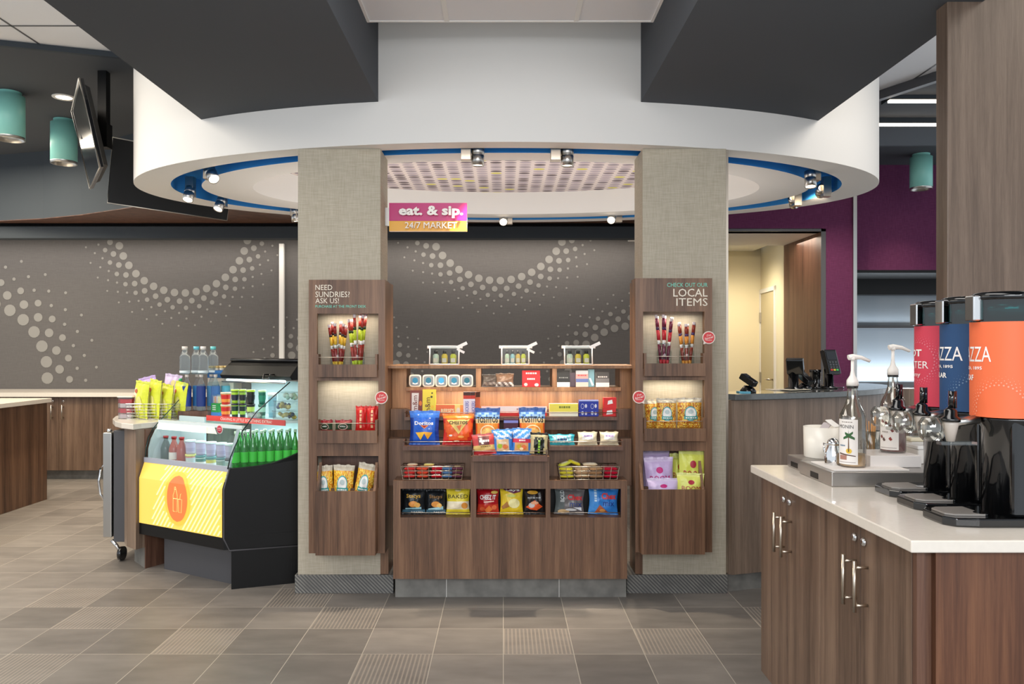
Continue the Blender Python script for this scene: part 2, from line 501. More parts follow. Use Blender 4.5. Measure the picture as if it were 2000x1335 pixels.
        if parent is not None:
            o.parent = parent; WL[o.name] = WL.get(parent.name, Vector((0, 0, 0)))
        elif loc is not None:
            o.location = loc; WL[o.name] = Vector(loc)
        if bevel:
            b = o.modifiers.new('edge', 'BEVEL'); b.width = bevel; b.segments = 2; b.limit_method = 'ANGLE'; b.angle_limit = math.radians(40)
        if solid:
            b = o.modifiers.new('thick', 'SOLIDIFY'); b.thickness = solid; b.offset = 0
        return o

WL = {}
def thing(name, label, cat, loc, group=None, rot=(0, 0, 0)):
    o = bpy.data.objects.new(name, None)
    o.empty_display_size = 0.05
    COL.objects.link(o); o.location = loc; o.rotation_euler = rot
    o['label'] = label; o['category'] = cat
    if group: o['group'] = group
    WL[o.name] = Vector(loc)
    return o
def tag(o, label, cat, group=None):
    o['label'] = label; o['category'] = cat
    if group: o['group'] = group
    return o
def struct(o):
    o['kind'] = 'structure'; return o
def pt(px, py, D):
    return Vector(((px - VX) * D / F, D, CH - (py - VY) * D / F))
def xa(px, D): return (px - VX) * D / F
def za(py, D): return CH - (py - VY) * D / F
# ================================================================ FLOOR
def tile_of(px, py):
    D = F * CH / (py - VY); X = (px - VX) * D / F
    return (math.floor(X / TW), math.floor((D - TY) / TW))
grooved = {tile_of(*p) for p in ((585, 1172), (680, 1205), (1050, 1253), (1300, 1253), (770, 1305), (391, 1252), (179, 1170), (182, 1209), (65, 1307), (1475, 1190))}
grooved |= {(-7, 5), (-12, 4), (8, 3)}
mb = MB()
rf = random.Random(3)
for i in range(-26, 20):
    for j in range(-17, 20):
        k = rf.choice((0.9, 0.93, 0.97, 1.0, 1.0, 1.03, 1.06))
        c = (124 * k, 118 * k, 112 * k, 1.0 if (i, j) in grooved else 0.0)
        x0, y0 = i * TW, TY + j * TW
        mb.poly([(x0, y0, 0), (x0 + TW, y0, 0), (x0 + TW, y0 + TW, 0), (x0, y0 + TW, 0)], c)
struct(mb.build('floor', M['floor']))

# ================================================================ MURAL WALL
WD = 8.75
mb = MB()
mb.poly([(-8.2, WD, 0), (2.4, WD, 0), (2.4, WD, 3.4), (-8.2, WD, 3.4)])
mb.mi = 1
dots = []
def halftone(cx, cy, r, sc=1.0, n=None):
    sp = 21.3 * sc
    n = n or round(2 * math.pi * r / sp)
    for row, (off, rad) in enumerate(((0, 7.6), (16, 5.7), (29, 4.5), (39, 2.2), (50, 2.1), (64, 1.9))):
        for k in range(n):
            a = 2 * math.pi * (k + 0.5 * (row % 2) + 0.25) / n
            rr = r + off * sc * (1 if row else 1)
            x = cx + rr * math.cos(a); y = cy + rr * math.sin(a)
            X, Z, R = xa(x, WD), za(y, WD), rad * sc * WD / F
            if X < -7.9 or X > 2.3 or Z < 0.95 or Z > 2.6: continue
            if any((X - q[0]) ** 2 + (Z - q[1]) ** 2 < (R + q[2] + 0.01) ** 2 for q in dots): continue
            dots.append((X, Z, R))
for a in ((357, 443, 129), (-49, 730, 142, 1.5), (972, 406, 142), (1237, 772, 136), (665, 785, 132), (-330, 400, 150)):
    halftone(*a)
for X, Z, R in dots:
    mb.flatshape(lambda a, b: (a, WD - 0.003, b), [(X + R * math.cos(2 * math.pi * k / 14), Z + R * math.sin(2 * math.pi * k / 14)) for k in range(14)], (0, 0, 0))
struct(mb.build('wall_back', [M['mural'], M['dots']]))
# vertical light-coloured post on the mural wall
struct(MB().box(xa(545, 8.7), xa(554, 8.7), 8.7, 8.745, 0.9, 2.53).build('trim_1', M['white']))
# valance above the mural with the wood-faced bulkhead
struct(MB().box(-8.2, 2.4, 8.05, 8.20, 2.50, 2.62).build('trim_2', M['darker']))
struct(MB().box(-8.2, 2.4, 8.20, 8.74, 2.60, 2.64).build('trim_3', M['darker']))
# brown soffit board in front of it and curved charcoal fascia
fas = [(-8.2, 7.98), (-6.6, 8.02), (-5.12, 7.92), (-4.6, 7.78), (-4.1, 7.56), (-3.57, 7.25), (-3.1, 6.95), (-2.6, 6.95), (0.0, 7.4), (2.2, 7.6)]
struct(MB().prism(fas + [(2.2, 8.05), (-8.2, 8.05)], 2.654, 2.66).build('ceiling_soffit_board', M['wood_dark']))
struct(MB().prism(fas + [(p[0], p[1] + 0.06) for p in fas[::-1]], 2.66, 3.33).build('wall_fascia', M['darker']))

# ================================================================ CEILINGS
cl = [(-8.5, 4.4), (-3.3, 5.06), (-2.6, 5.28), (-1.6, 5.6), (-1.6, 9.4), (-8.5, 9.4)]
struct(MB().prism(cl, 3.33, 3.356).build('ceiling_left', M['dark']))
cr = [(1.6, 7.6), (2.3, 7.0), (2.9, 6.17), (3.15, 5.67), (3.7, 4.9), (5.5, 4.3), (8.5, 4.2), (8.5, 10.2), (1.6, 10.2)]
struct(MB().prism(cr, 3.33, 3.356).build('ceiling_right', M['dark']))
crl = cr[:7]
struct(MB().prism([(x - 0.03, y - 0.05) for x, y in crl] + [(x, y) for x, y in crl[::-1]], 3.29, 3.357).build('trim_4', M['grey']))
struct(MB().prism([(x, y - 0.03) for x, y in cl[:4]] + [(x, y) for x, y in cl[:4][::-1]], 3.322, 3.357).build('trim_5', M['darker']))
mb = MB()
mb.box(-8.5, 8.5, -2.6, 10.2, 3.36, 3.40)
mb.mi = 1
for k in range(-13, 14):
    mb.box(k * 0.61 - 0.006, k * 0.61 + 0.006, -2.6, 8.0, 3.357, 3.36)
for k in range(0, 12):
    mb.box(-8.5, 8.5, k * 1.22 - 2.5, k * 1.22 - 2.488, 3.357, 3.36)
struct(mb.build('ceiling', [M['white_tile'], M['grey']]))
# central tiled ceiling between the soffits
SXL, SXR = -0.682, 0.751
mb = MB()
xs = [SXL, -0.282, 0.364, SXR]
for a, b in zip(xs[:-1], xs[1:]):
    mb.box(a + 0.004, b - 0.004, -2.0, 3.888, 2.997, 3.02)
mb.mi = 1
mb.box(SXL, SXR, 3.888, 3.9, 2.992, 3.03)
for x in xs[1:-1]:
    mb.box(x - 0.012, x + 0.012, -2.0, 3.889, 2.993, 2.9965)
for x in (SXL + 0.007, SXR - 0.007):
    mb.box(x - 0.007, x + 0.007, -2.0, 3.889, 2.99, 2.9965)
struct(mb.build('ceiling_centre', [M['white_tile'], M['white']]))

# ---------------- the oval ring
EX, EY, RX, RY, ZB = 0.02, 5.53, 2.571, 1.337, 2.472
NS = 128
def ell(s, k, z): 
    a = 2 * math.pi * k / NS
    return (EX + RX * s * math.cos(a), EY + RY * s * math.sin(a), z)
def band(mb, s0, z0, s1, z1, smooth=True):
    A = [mb.av(ell(s0, k, z0)) for k in range(NS)]; B = [mb.av(ell(s1, k, z1)) for k in range(NS)]
    for k in range(NS):
        j = (k + 1) % NS
        mb.af((A[k], A[j], B[j], B[k]), None, smooth)
mb = MB()
band(mb, 1.0, ZB, 1.0, 3.359)          # outside drum
band(mb, 0.905, ZB, 1.0, ZB, False)
mb.mi = 1
band(mb, 0.905, ZB + 0.14, 0.905, ZB)
band(mb, 0.825, ZB + 0.14, 0.905, ZB + 0.14, False)
band(mb, 0.825, ZB, 0.825, ZB + 0.14)
mb.mi = 0
band(mb, 0.69, ZB, 0.825, ZB, False)
band(mb, 0.62, 2.636, 0.69, ZB)
struct(mb.build('ceiling_ring', [M['white'], M['blue']]))
mb = MB()
mb.af([mb.av(ell(0.64, k, 2.634)) for k in range(NS)][::-1])
struct(mb.build('ceiling_ring_panel', M['pattern']))
# wide charcoal soffits that run from the viewer into the drum
def soffit(name, x0, x1):
    mb = MB()
    pts = [(x0, -2.0), (x1, -2.0)]
    arc = []
    for q in range(0, 13):
        x = x1 + (x0 - x1) * q / 12
        arc.append((x, EY - RY * math.sqrt(max(0, 1 - ((x - EX) / RX) ** 2)) + 0.01))
    mb.prism(pts + arc, 2.704, 3.359)
    struct(mb.build(name, M['dark']))
soffit('ceiling_soffit_left', -1.775, SXL)
soffit('ceiling_soffit_right', SXR, 1.86)

# ================================================================ PILLARS
PD0, PD1 = 4.335, 4.60
PLX0, PLX1, PRX0, PRX1 = -1.1437, -0.6845, 0.776, 1.2406
struct(MB().box(PLX0, PLX1, PD0, PD1, 0, ZB - 0.001).build('pillar_left', M['linen']))
struct(MB().box(PRX0, PRX1, PD0, PD1, 0, ZB - 0.001).build('pillar_right', M['linen']))
struct(MB().box(xa(576, 4.324), PLX1 + 0.074, 4.322, PD1, 0, 0.102).build('baseboard_left', M['bb'], bevel=0.002))
struct(MB().box(xa(1224, 4.324), xa(1421, 4.324), 4.322, PD1, 0, 0.102).build('baseboard_right', M['bb'], bevel=0.002))
# slim steel edge trim on the right pillar
struct(MB().box(1.2426, 1.255, 4.34, 4.36, 0.11, 2.46).build('trim_6', M['nickel']))

# ================================================================ RECEPTION BACK WALL (purple)
PW = 7.5
nx0, nx1, nz = 2.0, xa(1607, PW), za(452, PW)
px1 = xa(1666, PW)
mb = MB()
mb.box(1.9, nx0, PW, PW + 0.12, 0, 3.33)
mb.box(nx0, nx1, PW, PW + 0.12, nz, 3.33)
mb.box(nx1, px1, PW, PW + 0.12, 0, 3.33)
struct(mb.build('wall_right', M['purple']))
mb = MB()
mb.box(nx1 - 0.02, nx1 + 0.025, PW - 0.012, PW, 0, nz + 0.025)
mb.box(nx0, nx1 + 0.025, PW - 0.012, PW, nz, nz + 0.025)
struct(mb.build('trim_7', M['grey']))
struct(MB().box(px1 - 0.005, px1 + 0.03, PW - 0.02, PW + 0.9, 0, 3.33).build('trim_8', M['steel']))
# niche: wood jamb, white lid, cream room behind
ND = PW + 1.02
struct(MB().box(nx1 - 0.008, nx1 - 0.0005, PW - 0.005, ND, 0, nz).build('wall_jamb', M['wood_dark']))
struct(MB().prism([(nx0, PW), (nx1, PW), (nx1, ND), (nx0, ND)], nz, nz + 0.03).build('ceiling_niche', M['white']))
bx0 = xa(1488, 9.6)
mb = MB()
mb.box(nx0 - 0.6, bx0, 9.6, 9.7, 0, 2.6)
struct(mb.build('wall_office_back', M['cream']))
mb = MB()
mb.poly([(bx0, 9.6, 0), (nx1 + 0.03, ND, 0), (nx1 + 0.03, ND, 2.6), (bx0, 9.6, 2.6)])
o = struct(mb.build('wall_office_side', M['cream'], solid=0.03))
struct(MB().prism([(nx0 - 0.6, ND), (nx1, ND), (nx1, 9.7), (nx0 - 0.6, 9.7)], 2.56, 2.62).build('ceiling_office', M['white']))
# the pale office door lying in that angled wall
A = Vector((bx0, 9.6, 0)); B = Vector((nx1 + 0.03, ND, 0)); dv = (B - A).normalized(); L = (B - A).length
nv = Vector((dv.y, -dv.x, 0)).normalized()
if nv.x > 0: nv = -nv
Tm = Matrix.Translation(A + nv * 0.02) @ Matrix(((dv.x, -nv.x, 0, 0), (dv.y, -nv.y, 0, 0), (0, 0, 1, 0), (0, 0, 0, 1)))
s0, s1 = 0.03 * L, 0.60 * L
dr = thing('door_1', 'cream office door with steel hinges and lever', 'door', tuple(A))
del dr['category']; del dr['label']; dr['kind'] = 'structure'
MB(Tm).box(s0, s1, 0.0, 0.03, 0.01, 2.03).build('door_leaf', M['door_cream'], dr, bevel=0.004)
mb = MB(Tm); mb.box(s0 - 0.05, s0, -0.012, 0.03, 0, 2.08); mb.box(s1, s1 + 0.05, -0.012, 0.03, 0, 2.08); mb.box(s0 - 0.05, s1 + 0.05, -0.012, 0.03, 2.03, 2.08)
mb.build('door_frame', M['white'], dr)
for z in (0.95, 1.68):
    MB(Tm).box(s0 - 0.012, s0 + 0.02, -0.02, 0.0, z, z + 0.12).build('hinge', M['steel'], dr)
mb = MB(Tm); mb.tube([(s1 - 0.07, 0, 1.0), (s1 - 0.07, -0.06, 1.0), (s1 - 0.2, -0.06, 1.0)], 0.012)
mb.build('door_handle', M['nickel'], dr)
spot('office_light', (2.6, 8.9, 2.5), (2.9, 9.2, 0.8), 60, (1, 0.86, 0.62), 140, 1.0, 0.2)

# far right: purple wall over a lit grey alcove
D2 = 8.36
x0r = px1 + 0.03
struct(MB().box(x0r, 6.6, D2, D2 + 0.1, za(527, D2), 3.33).build('wall_far_right', M['purple']))
struct(MB().prism([(x0r, D2), (6.6, D2), (6.6, 9.4), (x0r, 9.4)], za(527, D2) - 0.03, za(527, D2)).build('ceiling_alcove', M['black']))
mb = MB()
mb.box(x0r, 6.6, 9.3, 9.4, 0, 2.25)
struct(mb.build('wall_alcove', flat('grey_alcove_paint', (132, 140, 148), 0.7)))
struct(MB().box(x0r, 6.6, 9.12, 9.3, 1.99, 2.19).build('trim_9', M['black']))
struct(MB().box(x0r, 6.6, 9.18, 9.299, 1.60, 1.63).build('trim_10', M['grey']))
struct(MB().box(x0r, 6.6, 8.9, 9.3, 0.0, 0.9).build('wall_alcove_ledge', M['wood_grey']))
area('alcove_light', ((x0r + 5.6) / 2, 9.2, 0.93), 1.9, 26, (0.85, 0.94, 1), (math.radians(195), 0, 0), 0.06)
area('alcove_light', ((x0r + 5.6) / 2, 9.24, 1.65), 1.9, 2.5, (0.85, 0.94, 1), (math.radians(195), 0, 0), 0.05)

# tall wood column in the right foreground
struct(MB().box(xa(1828, 3.10), 2.9, 3.02, 3.10, 0, 3.355).build('wall_column', M['wood_column'], bevel=0.003))
# ================================================================ CABINETRY HELPERS
def bar_pull(mb, p0, p1, off, r=0.006):
    """bar handle between p0 and p1 standing off by vector off from the door"""
    p0, p1, off = Vector(p0), Vector(p1), Vector(off)
    mb.tube([p0 + off, p1 + off], r, 8)
    d = (p1 - p0)
    for t in (0.13, 0.87):
        mb.tube([p0 + d * t, p0 + d * t + off], r * 0.75, 6)

# ---------------------------------------------------------------- back counter under the mural
for i, (a, b, lab) in enumerate(((-60, 29, 'wall cabinet half hidden behind the island'), (29, 200, 'two-door wood base cabinet under the mural, between island and cooler'), (200, 300, 'wood base cabinet under the mural, behind the steel fridge door'))):
    D = 8.05
    X0, X1 = xa(a, D), xa(b, D)
    t = thing('base_cabinet', ['brown wood base cabinet under the mural, mostly behind the island counter', 'brown wood two-door base cabinet below the dotted mural with two bar pulls', 'brown wood base cabinet below the mural, cut off by the steel fridge door'][i], 'cabinet', ((X0 + X1) / 2, D, 0), 'base cabinets under the mural')
    MB().box(X0, X1, D + 0.02, 8.74, 0.12, 0.86).build('body', M['wood_dark'], t)
    seams = [X0, xa(115, D), X1] if i == 1 else [X0, X1]
    for q, (s, e) in enumerate(zip(seams[:-1], seams[1:])):
        d = MB().box(s + 0.002, e - 0.002, D, D + 0.019, za(918, D), 0.858).build('door', M['wood_door'], t)
        if i == 1:
            hx = xa(103 if q == 0 else 124, D)
            mb = MB(); bar_pull(mb, (hx, D, za(818, D)), (hx, D, za(790, D)), (0, -0.03, 0), 0.007); mb.build('handle', M['nickel'], d)
            MB(Matrix.Translation((hx, D, za(783, D))) @ Matrix.Rotation(math.pi / 2, 4, 'X')).lathe([(0.012, 0), (0.012, 0.006), (0.006, 0.009)], seg=12).build('lock', M['chrome'], d)
    MB().box(X0, X1, D + 0.07, 8.7, 0, 0.12).build('toe_kick', M['bb2'], t)
t = thing('base_cabinet', 'long brown base cabinet below the mural, hidden behind the snack kiosk and cooler', 'cabinet', (0, 8.05, 0), 'base cabinets under the mural')
MB().box(xa(300, 8.05), 2.2, 8.07, 8.74, 0.12, 0.86).build('body', M['wood_dark'], t)
for k in range(6):
    MB().box(xa(300, 8.05) + k * .96 + .002, xa(300, 8.05) + (k + 1) * .96 - .002, 8.05, 8.069, .12, .858).build('door', M['wood'], t)
MB().box(xa(300, 8.05), 2.2, 8.12, 8.7, 0, 0.12).build('toe_kick', M['bb2'], t)
tag(MB().box(-8.2, 2.3, 8.0, 8.745, 0.862, 0.905).build('worktop', M['quartz'], loc=(-3, 8.3, 0.862)), 'long thin white worktop running under the dotted mural', 'worktop')

# ---------------------------------------------------------------- island at far left
t = thing('island_counter', 'wooden island counter with thick white top, cut by the left edge', 'counter', (-5.0, 6.2, 0))
MB().box(-6.2, -4.14, 5.0, 6.98, 0.0, 0.874).build('body', M['wood_dark'], t)
MB().box(-4.14, -4.115, 6.36, 7.02, 0.0, 0.874).build('end_panel', M['wood'], t, bevel=0.002)
MB().box(-4.14, -4.135, 5.0, 6.36, 0.1, 0.874).build('side_panel', M['wood_dark'], t)
MB().box(-6.3, -4.06, 4.95, 7.0, 0.876, 0.914).build('worktop', M['quartz'], t, bevel=0.003)

# ---------------------------------------------------------------- reception desk, an oval arc
def arc_pts(sx, sy, a0, a1, n=28):
    return [(EX + RX * sx * math.cos(math.radians(a0 + (a1 - a0) * k / n)), EY + RY * sy * math.sin(math.radians(a0 + (a1 - a0) * k / n))) for k in range(n + 1)]
t = thing('reception_desk', 'curved wooden reception desk with a dark stone top behind the right pillar', 'desk', (2.0, 4.9, 0))
dk = lambda so, si: arc_pts(so, so, -61.5, 8) + arc_pts(si, si, -61.5, 8)[::-1]
mb = MB(); mb.prism(dk(1.02, 1.0), 0.1, 1.07, smooth=False); mb.build('front_panel', M['wood_grey'], t)
mb = MB(); mb.prism(dk(1.0, 0.985), 0.0, 0.1); mb.build('toe_kick', M['bb2'], t)
mb = MB(); mb.prism(dk(1.035, 0.86), 1.072, 1.106); mb.build('stone_top', flat('dark_stone', (92, 96, 96), 0.12, coat=0.5, noise=0.08, nscale=40), t, bevel=0.003)
mb = MB(); mb.prism(dk(0.858, 0.68), 0.86, 0.90); mb.build('work_surface', M['quartz'], t)
mb = MB(); mb.prism(dk(0.74, 0.70), 0.0, 0.858); mb.build('support_panel', M['wood_dark'], t)

# ---------------------------------------------------------------- right foreground counter
CX0 = 0.975          # door face
CY0, CY1 = 1.835, 2.945
ctr = thing('coffee_counter', 'walnut coffee counter with white top in the right foreground', 'counter', (1.5, 2.4, 0))
MB().box(CX0 + 0.02, 2.2, CY0 + 0.02, CY1, 0.14, 0.884).build('body', M['wood_dark'], ctr)
MB().box(CX0 + 0.045, 2.2, CY0 + 0.0, CY0 + 0.019, 0.14, 0.884).build('end_panel', M['wood_lit'] if False else wood('walnut_end_panel', (72, 45, 33), (98, 63, 45), (122, 82, 58)), ctr)
MB().box(CX0, CX0 + 0.02, CY0, CY0 + 0.019, 0.14, 0.884).build('corner_strip', M['wood_dark'], ctr)
MB().box(CX0 + 0.06, 2.2, CY0 + 0.07, CY1 - 0.05, 0.0, 0.14).build('toe_kick', M['bb2'], ctr)
MB().box(0.945, 2.25, 1.803, 2.975, 0.886, 0.915).build('worktop', M['quartz'], ctr, bevel=0.003)
seam = [CY0 + 0.022, 2.125, 2.396, 2.672, CY1]
for q in range(4):
    a, b = seam[q] + 0.0015, seam[q + 1] - 0.0015
    d = MB().box(CX0, CX0 + 0.019, a, b, 0.142, 0.882).build('door', M['wood_door'], ctr, bevel=0.0015)
    hy = {0: 2.081, 1: 2.150, 2: 2.632, 3: 2.70}[q]
    z1, z0 = (0.792, 0.655)
    mb = MB(); bar_pull(mb, (CX0, hy, z0), (CX0, hy, z1), (-0.036, 0, 0), 0.0055); mb.build('handle', M['nickel'], d)
    ly = {0: 2.10, 1: 2.155, 2: 2.645, 3: 2.70}[q]
    MB(Matrix.Translation((CX0, ly, 0.838)) @ Matrix.Rotation(-math.pi / 2, 4, 'Y')).lathe([(0.0125, 0), (0.0125, 0.004), (0.009, 0.008), (0.004, 0.009)], seg=14).build('lock', M['chrome'], d)

# ================================================================ SNACK KIOSK
KX0, KX1 = -0.638, 0.735
kio = thing('snack_kiosk', 'stepped walnut snack kiosk standing between the two pillars', 'display shelf', (0.05, 4.35, 0))
T1, T2, T3, T4 = 4.46, 4.39, 4.31, 4.16
# stepped body, without the open top row
mb = MB()
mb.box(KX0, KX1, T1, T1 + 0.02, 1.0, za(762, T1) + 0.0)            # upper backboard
mb.build('backboard', M['wood_lit'], kio)
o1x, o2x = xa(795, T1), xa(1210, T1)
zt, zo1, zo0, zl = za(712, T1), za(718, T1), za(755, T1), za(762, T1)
MB().box(KX0, KX1, 4.30, 4.66, zo1, zt).build('top_board', M['wood_lit'], kio, bevel=0.002)
MB().box(xa(792, 4.40), xa(1213, 4.40), 4.40, 4.66, zl, zo0).build('top_shelf', M['wood_lit'], kio, bevel=0.001)
MB().box(KX0, o1x - 0.003, T1, 4.66, zl, zo1).build('side_panel', M['wood_lit'], kio)
MB().box(o2x + 0.003, KX1, T1, 4.66, zl, zo1).build('side_panel', M['wood_lit'], kio)
for a, b in ((930, 940), (1078, 1087)):
    MB().box(xa(a, T1), xa(b, T1), T1 - 0.03, 4.66, zo0 - 0.002, zo1).build('divider', M['wood_lit'], kio)
z2, z3, z4 = za(798, T2), za(856, T3), za(938, T4)
mb = MB(); mb.box(KX0 + .001, KX1 - .001, T2, T1, 0.9, z2); mb.build('middle_step', M['wood'], kio, bevel=0.0015)
mb = MB(); mb.box(KX0 + .001, 0.711, T3, T2 - 0.001, 0.60, z3); mb.build('lower_step', M['wood'], kio, bevel=0.0015)
LX0, LX1 = xa(768, T4), xa(1225, T4)
# lower cabinet with three cubbies
oz0, oz1 = za(1010, T4), za(954, T4)
zb = za(1130, T4)
cub = [(xa(782, T4), xa(919, T4)), (xa(930, T4), xa(1066, T4)), (xa(1075, T4), xa(1213, T4))]
mb = MB()
TF = T4 + 0.018
mb.box(LX0, LX1, T4, TF, zb, oz0)
mb.box(LX0, LX1, T4, TF, oz1, z4)
e = [LX0] + [v for c in cub for v in c] + [LX1]
for a, b in zip(e[0::2], e[1::2]):
    mb.box(a, b, T4, TF, oz0, oz1)
mb.build('front_panel', M['wood'], kio)
mb = MB()
mb.box(LX0, LX1, TF, T3 - 0.001, z4 - 0.018, z4 - 0.0005)
mb.box(LX0, LX0 + 0.016, TF, T3 + 0.12, zb, z4 - 0.018); mb.box(LX1 - 0.016, LX1, TF, T3 + 0.12, zb, z4 - 0.018)
mb.box(LX0 + 0.016, LX1 - 0.016, TF, 4.30, oz0 - 0.016, oz0 - 0.001)
mb.build('carcass', M['wood'], kio)
MB().box(LX0 + 0.016, LX1 - 0.016, 4.302, 4.309, oz0 - 0.016, z4 - 0.018).build('cubby_back', M['black'], kio)
for a, b in ((cub[0][1], cub[1][0]), (cub[1][1], cub[2][0])):
    MB().box(a, b, TF, 4.30, oz0, z4 - 0.018).build('cubby_divider', M['wood'], kio)
mb = MB(); mb.box(xa(772, 4.26), xa(1223, 4.26), 4.26, 4.60, 0, zb - 0.001)
mb.build('toe_kick', M['bb2'], kio)
for x in (872, 1092):
    MB().box(xa(x, 4.26) - 0.0015, xa(x, 4.26) + 0.0015, 4.2585, 4.26, 0, zb - 0.002).build('grout_joint', M['white'], kio)
# trays with metal rails
def tray(a, b, D0, D1, z, lip=0.022, ends=True, side=0.03):
    x0, x1 = xa(a, D0), xa(b, D0)
    mb = MB(); mb.box(x0, x1, D0, D1, z - 0.012, z); mb.box(x0, x1, D0, D0 + 0.006, z - lip, z - 0.012)
    if ends:
        mb.box(x0, x0 + 0.006, D0 + 0.006, D1, z, z + side); mb.box(x1 - 0.006, x1, D0 + 0.006, D1, z, z + side)
    p = mb.build('shelf_tray', M['wood_dark'], kio)
    MB().tube([(x0, D0 + 0.004, z + 0.024), (x1, D0 + 0.004, z + 0.024)], 0.0022, 6).build('rail', M['nickel'], p)
    return p
ZS2 = za(814, 4.30)
tray(790, 1207, 4.30, T2, ZS2, 0.018)
ZS3 = za(871, 4.20)
tray(787, 922, 4.20, T3, ZS3)
tray(1072, 1217, 4.20, T3, ZS3)
ZS4 = za(889, 4.10)
mb = MB(); mb.box(xa(920, T4), xa(1073, T4), T4, T3 - 0.001, z4, ZS4 - 0.014); mb.build('centre_block', M['wood'], kio)
p = tray(923, 1069, 4.09, T3, ZS4, 0.03)
# shelf front rails across the cubbies
for a, b in cub:
    MB().tube([(a, T4 + 0.009, oz0 + 0.024), (b, T4 + 0.009, oz0 + 0.024)], 0.002, 6).build('rail', M['nickel'], kio)

# ================================================================ DISPLAY PANELS ON THE PILLARS
DF = 4.20
def display(name, label, x0, x1, ztop, zbot, ops, inner, lin):
    t = thing(name, label, 'display rack', ((x0 + x1) / 2, DF, zbot), 'walnut display racks on the pillars')
    th = 0.018
    (ax0, ax1, u1, u0), (bx0, bx1, v1, v0), (cx0, cx1, w1, w0) = ops   # px ranges -> already metres
    mb = MB()
    xs = [x0, ax0, ax1, x1]
    mb.box(x0, x1, DF, DF + th, u1, ztop)
    mb.box(x0, x1, DF, DF + th, v1, u0); mb.box(x0, x1, DF, DF + th, w1, v0); mb.box(x0, x1, DF, DF + th, zbot, w0)
    for lo, hi in ((u0, u1), (v0, v1), (w0, w1)):
        mb.box(x0, ax0, DF, DF + th, lo, hi); mb.box(ax1, x1, DF, DF + th, lo, hi)
    mb.build('front_panel', M['wood'], t)
    mb = MB()
    mb.box(x0, x0 + th, DF + th, PD0 - 0.001, zbot, ztop); mb.box(x1 - th, x1, DF + th, PD0 - 0.001, zbot, ztop)
    mb.box(x0 + th, x1 - th, DF + th, PD0 - 0.001, ztop - th, ztop); mb.box(x0 + th, x1 - th, DF + th, PD0 - 0.001, zbot, zbot + th)
    mb.build('frame', M['wood'], t)
    MB().box(lin[0], lin[1], PD0 + 0.0, 4.52, 0.104, ztop - 0.003).build('side_return', M['wood'], t)
    # projecting trays for the two upper openings
    for lo in (u0, v0):
        mb = MB()
        f = DF - 0.035
        mb.box(ax0 + 0.002, ax1 - 0.002, f + 0.0125, PD0 - 0.002, lo - 0.003, lo + 0.012)
        mb.box(ax0 + 0.002, ax1 - 0.002, f, f + 0.012, lo - 0.038, lo + 0.030)
        mb.box(ax0 + 0.002, ax0 + 0.014, f + 0.012, DF + 0.03, lo + 0.012, lo + 0.085)
        mb.box(ax1 - 0.014, ax1 - 0.002, f + 0.012, DF + 0.03, lo + 0.012, lo + 0.085)
        mb.box(ax0 + 0.014, ax1 - 0.014, f + 0.012, DF - 0.001, lo - 0.03, lo - 0.004)
        q = mb.build('tray', M['wood'], t)
        MB().tube([(ax0 + 0.002, f + 0.014, lo + 0.068), (ax1 - 0.002, f + 0.014, lo + 0.068)], 0.002, 6).build('rail', M['nickel'], q)
    # projecting bin
    f = DF - 0.09
    mb = MB()
    mb.box(cx0, cx1, f, f + 0.014, zbot + 0.012, w0)
    mb.box(cx0, cx1, f + 0.014, DF - 0.001, zbot + 0.012, zbot + 0.026)
    for xx in (cx0, cx1 - 0.014):
        mb.prism([(xx, f + 0.014), (xx + 0.014, f + 0.014), (xx + 0.014, DF - 0.001), (xx, DF - 0.001)], zbot + 0.026, [w0, w0, w0 + 0.14, w0 + 0.14])
    mb.build('bin', M['wood'], t)
    MB().box(ax0, ax1, PD0 - 0.022, PD0 - 0.004, zbot + th, w1).build('bin_back', M['wood_dark'], t)
    MB().box(cx0 + 0.014, cx1 - 0.014, f + 0.014, PD0 - 0.024, w0 - 0.10, w0 - 0.09).build('bin_floor', M['wood_dark'], t)
    return t
def R(a, b, c, d): return (xa(a, DF), xa(b, DF), za(c, DF), za(d, DF))
dl = display('display_rack', 'walnut display rack on the left pillar, lettered NEED SUNDRIES? ASK US!', xa(603, DF), xa(752, DF), za(546, DF), za(1080, DF),
    (R(619, 739, 612, 722), R(619, 739, 743, 850), (xa(616, 4.11), xa(733, 4.11), za(890, DF), za(953, DF))), 1, (PLX1, -0.640))
dr_ = display('display_rack', 'walnut display rack on the right pillar, lettered LOCAL ITEMS', xa(1241, DF), xa(1391, DF), za(543, DF), za(1078, DF),
    (R(1256, 1376, 608, 720), R(1256, 1376, 742, 846), (xa(1253, 4.11), xa(1377, 4.11), za(880, DF), za(950, DF))), -1, (0.735, PRX0))
def letters(parent, rows, D, name='lettering'):
    for s, a, b, y0, y1, c, off in rows:
        MB().text(s, lambda x, z: (x, D, z), xa(a, D), xa(b, D), za(y1, D), za(y0, D), c, off).build(name, M['ink'], parent)
IV = (238, 228, 210); TL = (120, 214, 190)
letters(dl, [('NEED', 616, 649, 556, 566, IV, 0.01), ('SUNDRIES?', 616, 683, 569, 580, IV, 0.01), ('ASK US!', 616, 662, 582, 592, IV, 0.01), ('PURCHASE AT THE FRONT DESK', 616, 715, 595.5, 600.5, TL, 0.03)], DF - 0.0015)
letters(dr_, [('CHECK OUT OUR', 1303, 1382, 552, 560, TL, 0.035), ('LOCAL', 1315, 1382, 563.5, 579, IV, 0.005), ('ITEMS', 1321, 1382, 582, 597, IV, 0.005)], DF - 0.0015)

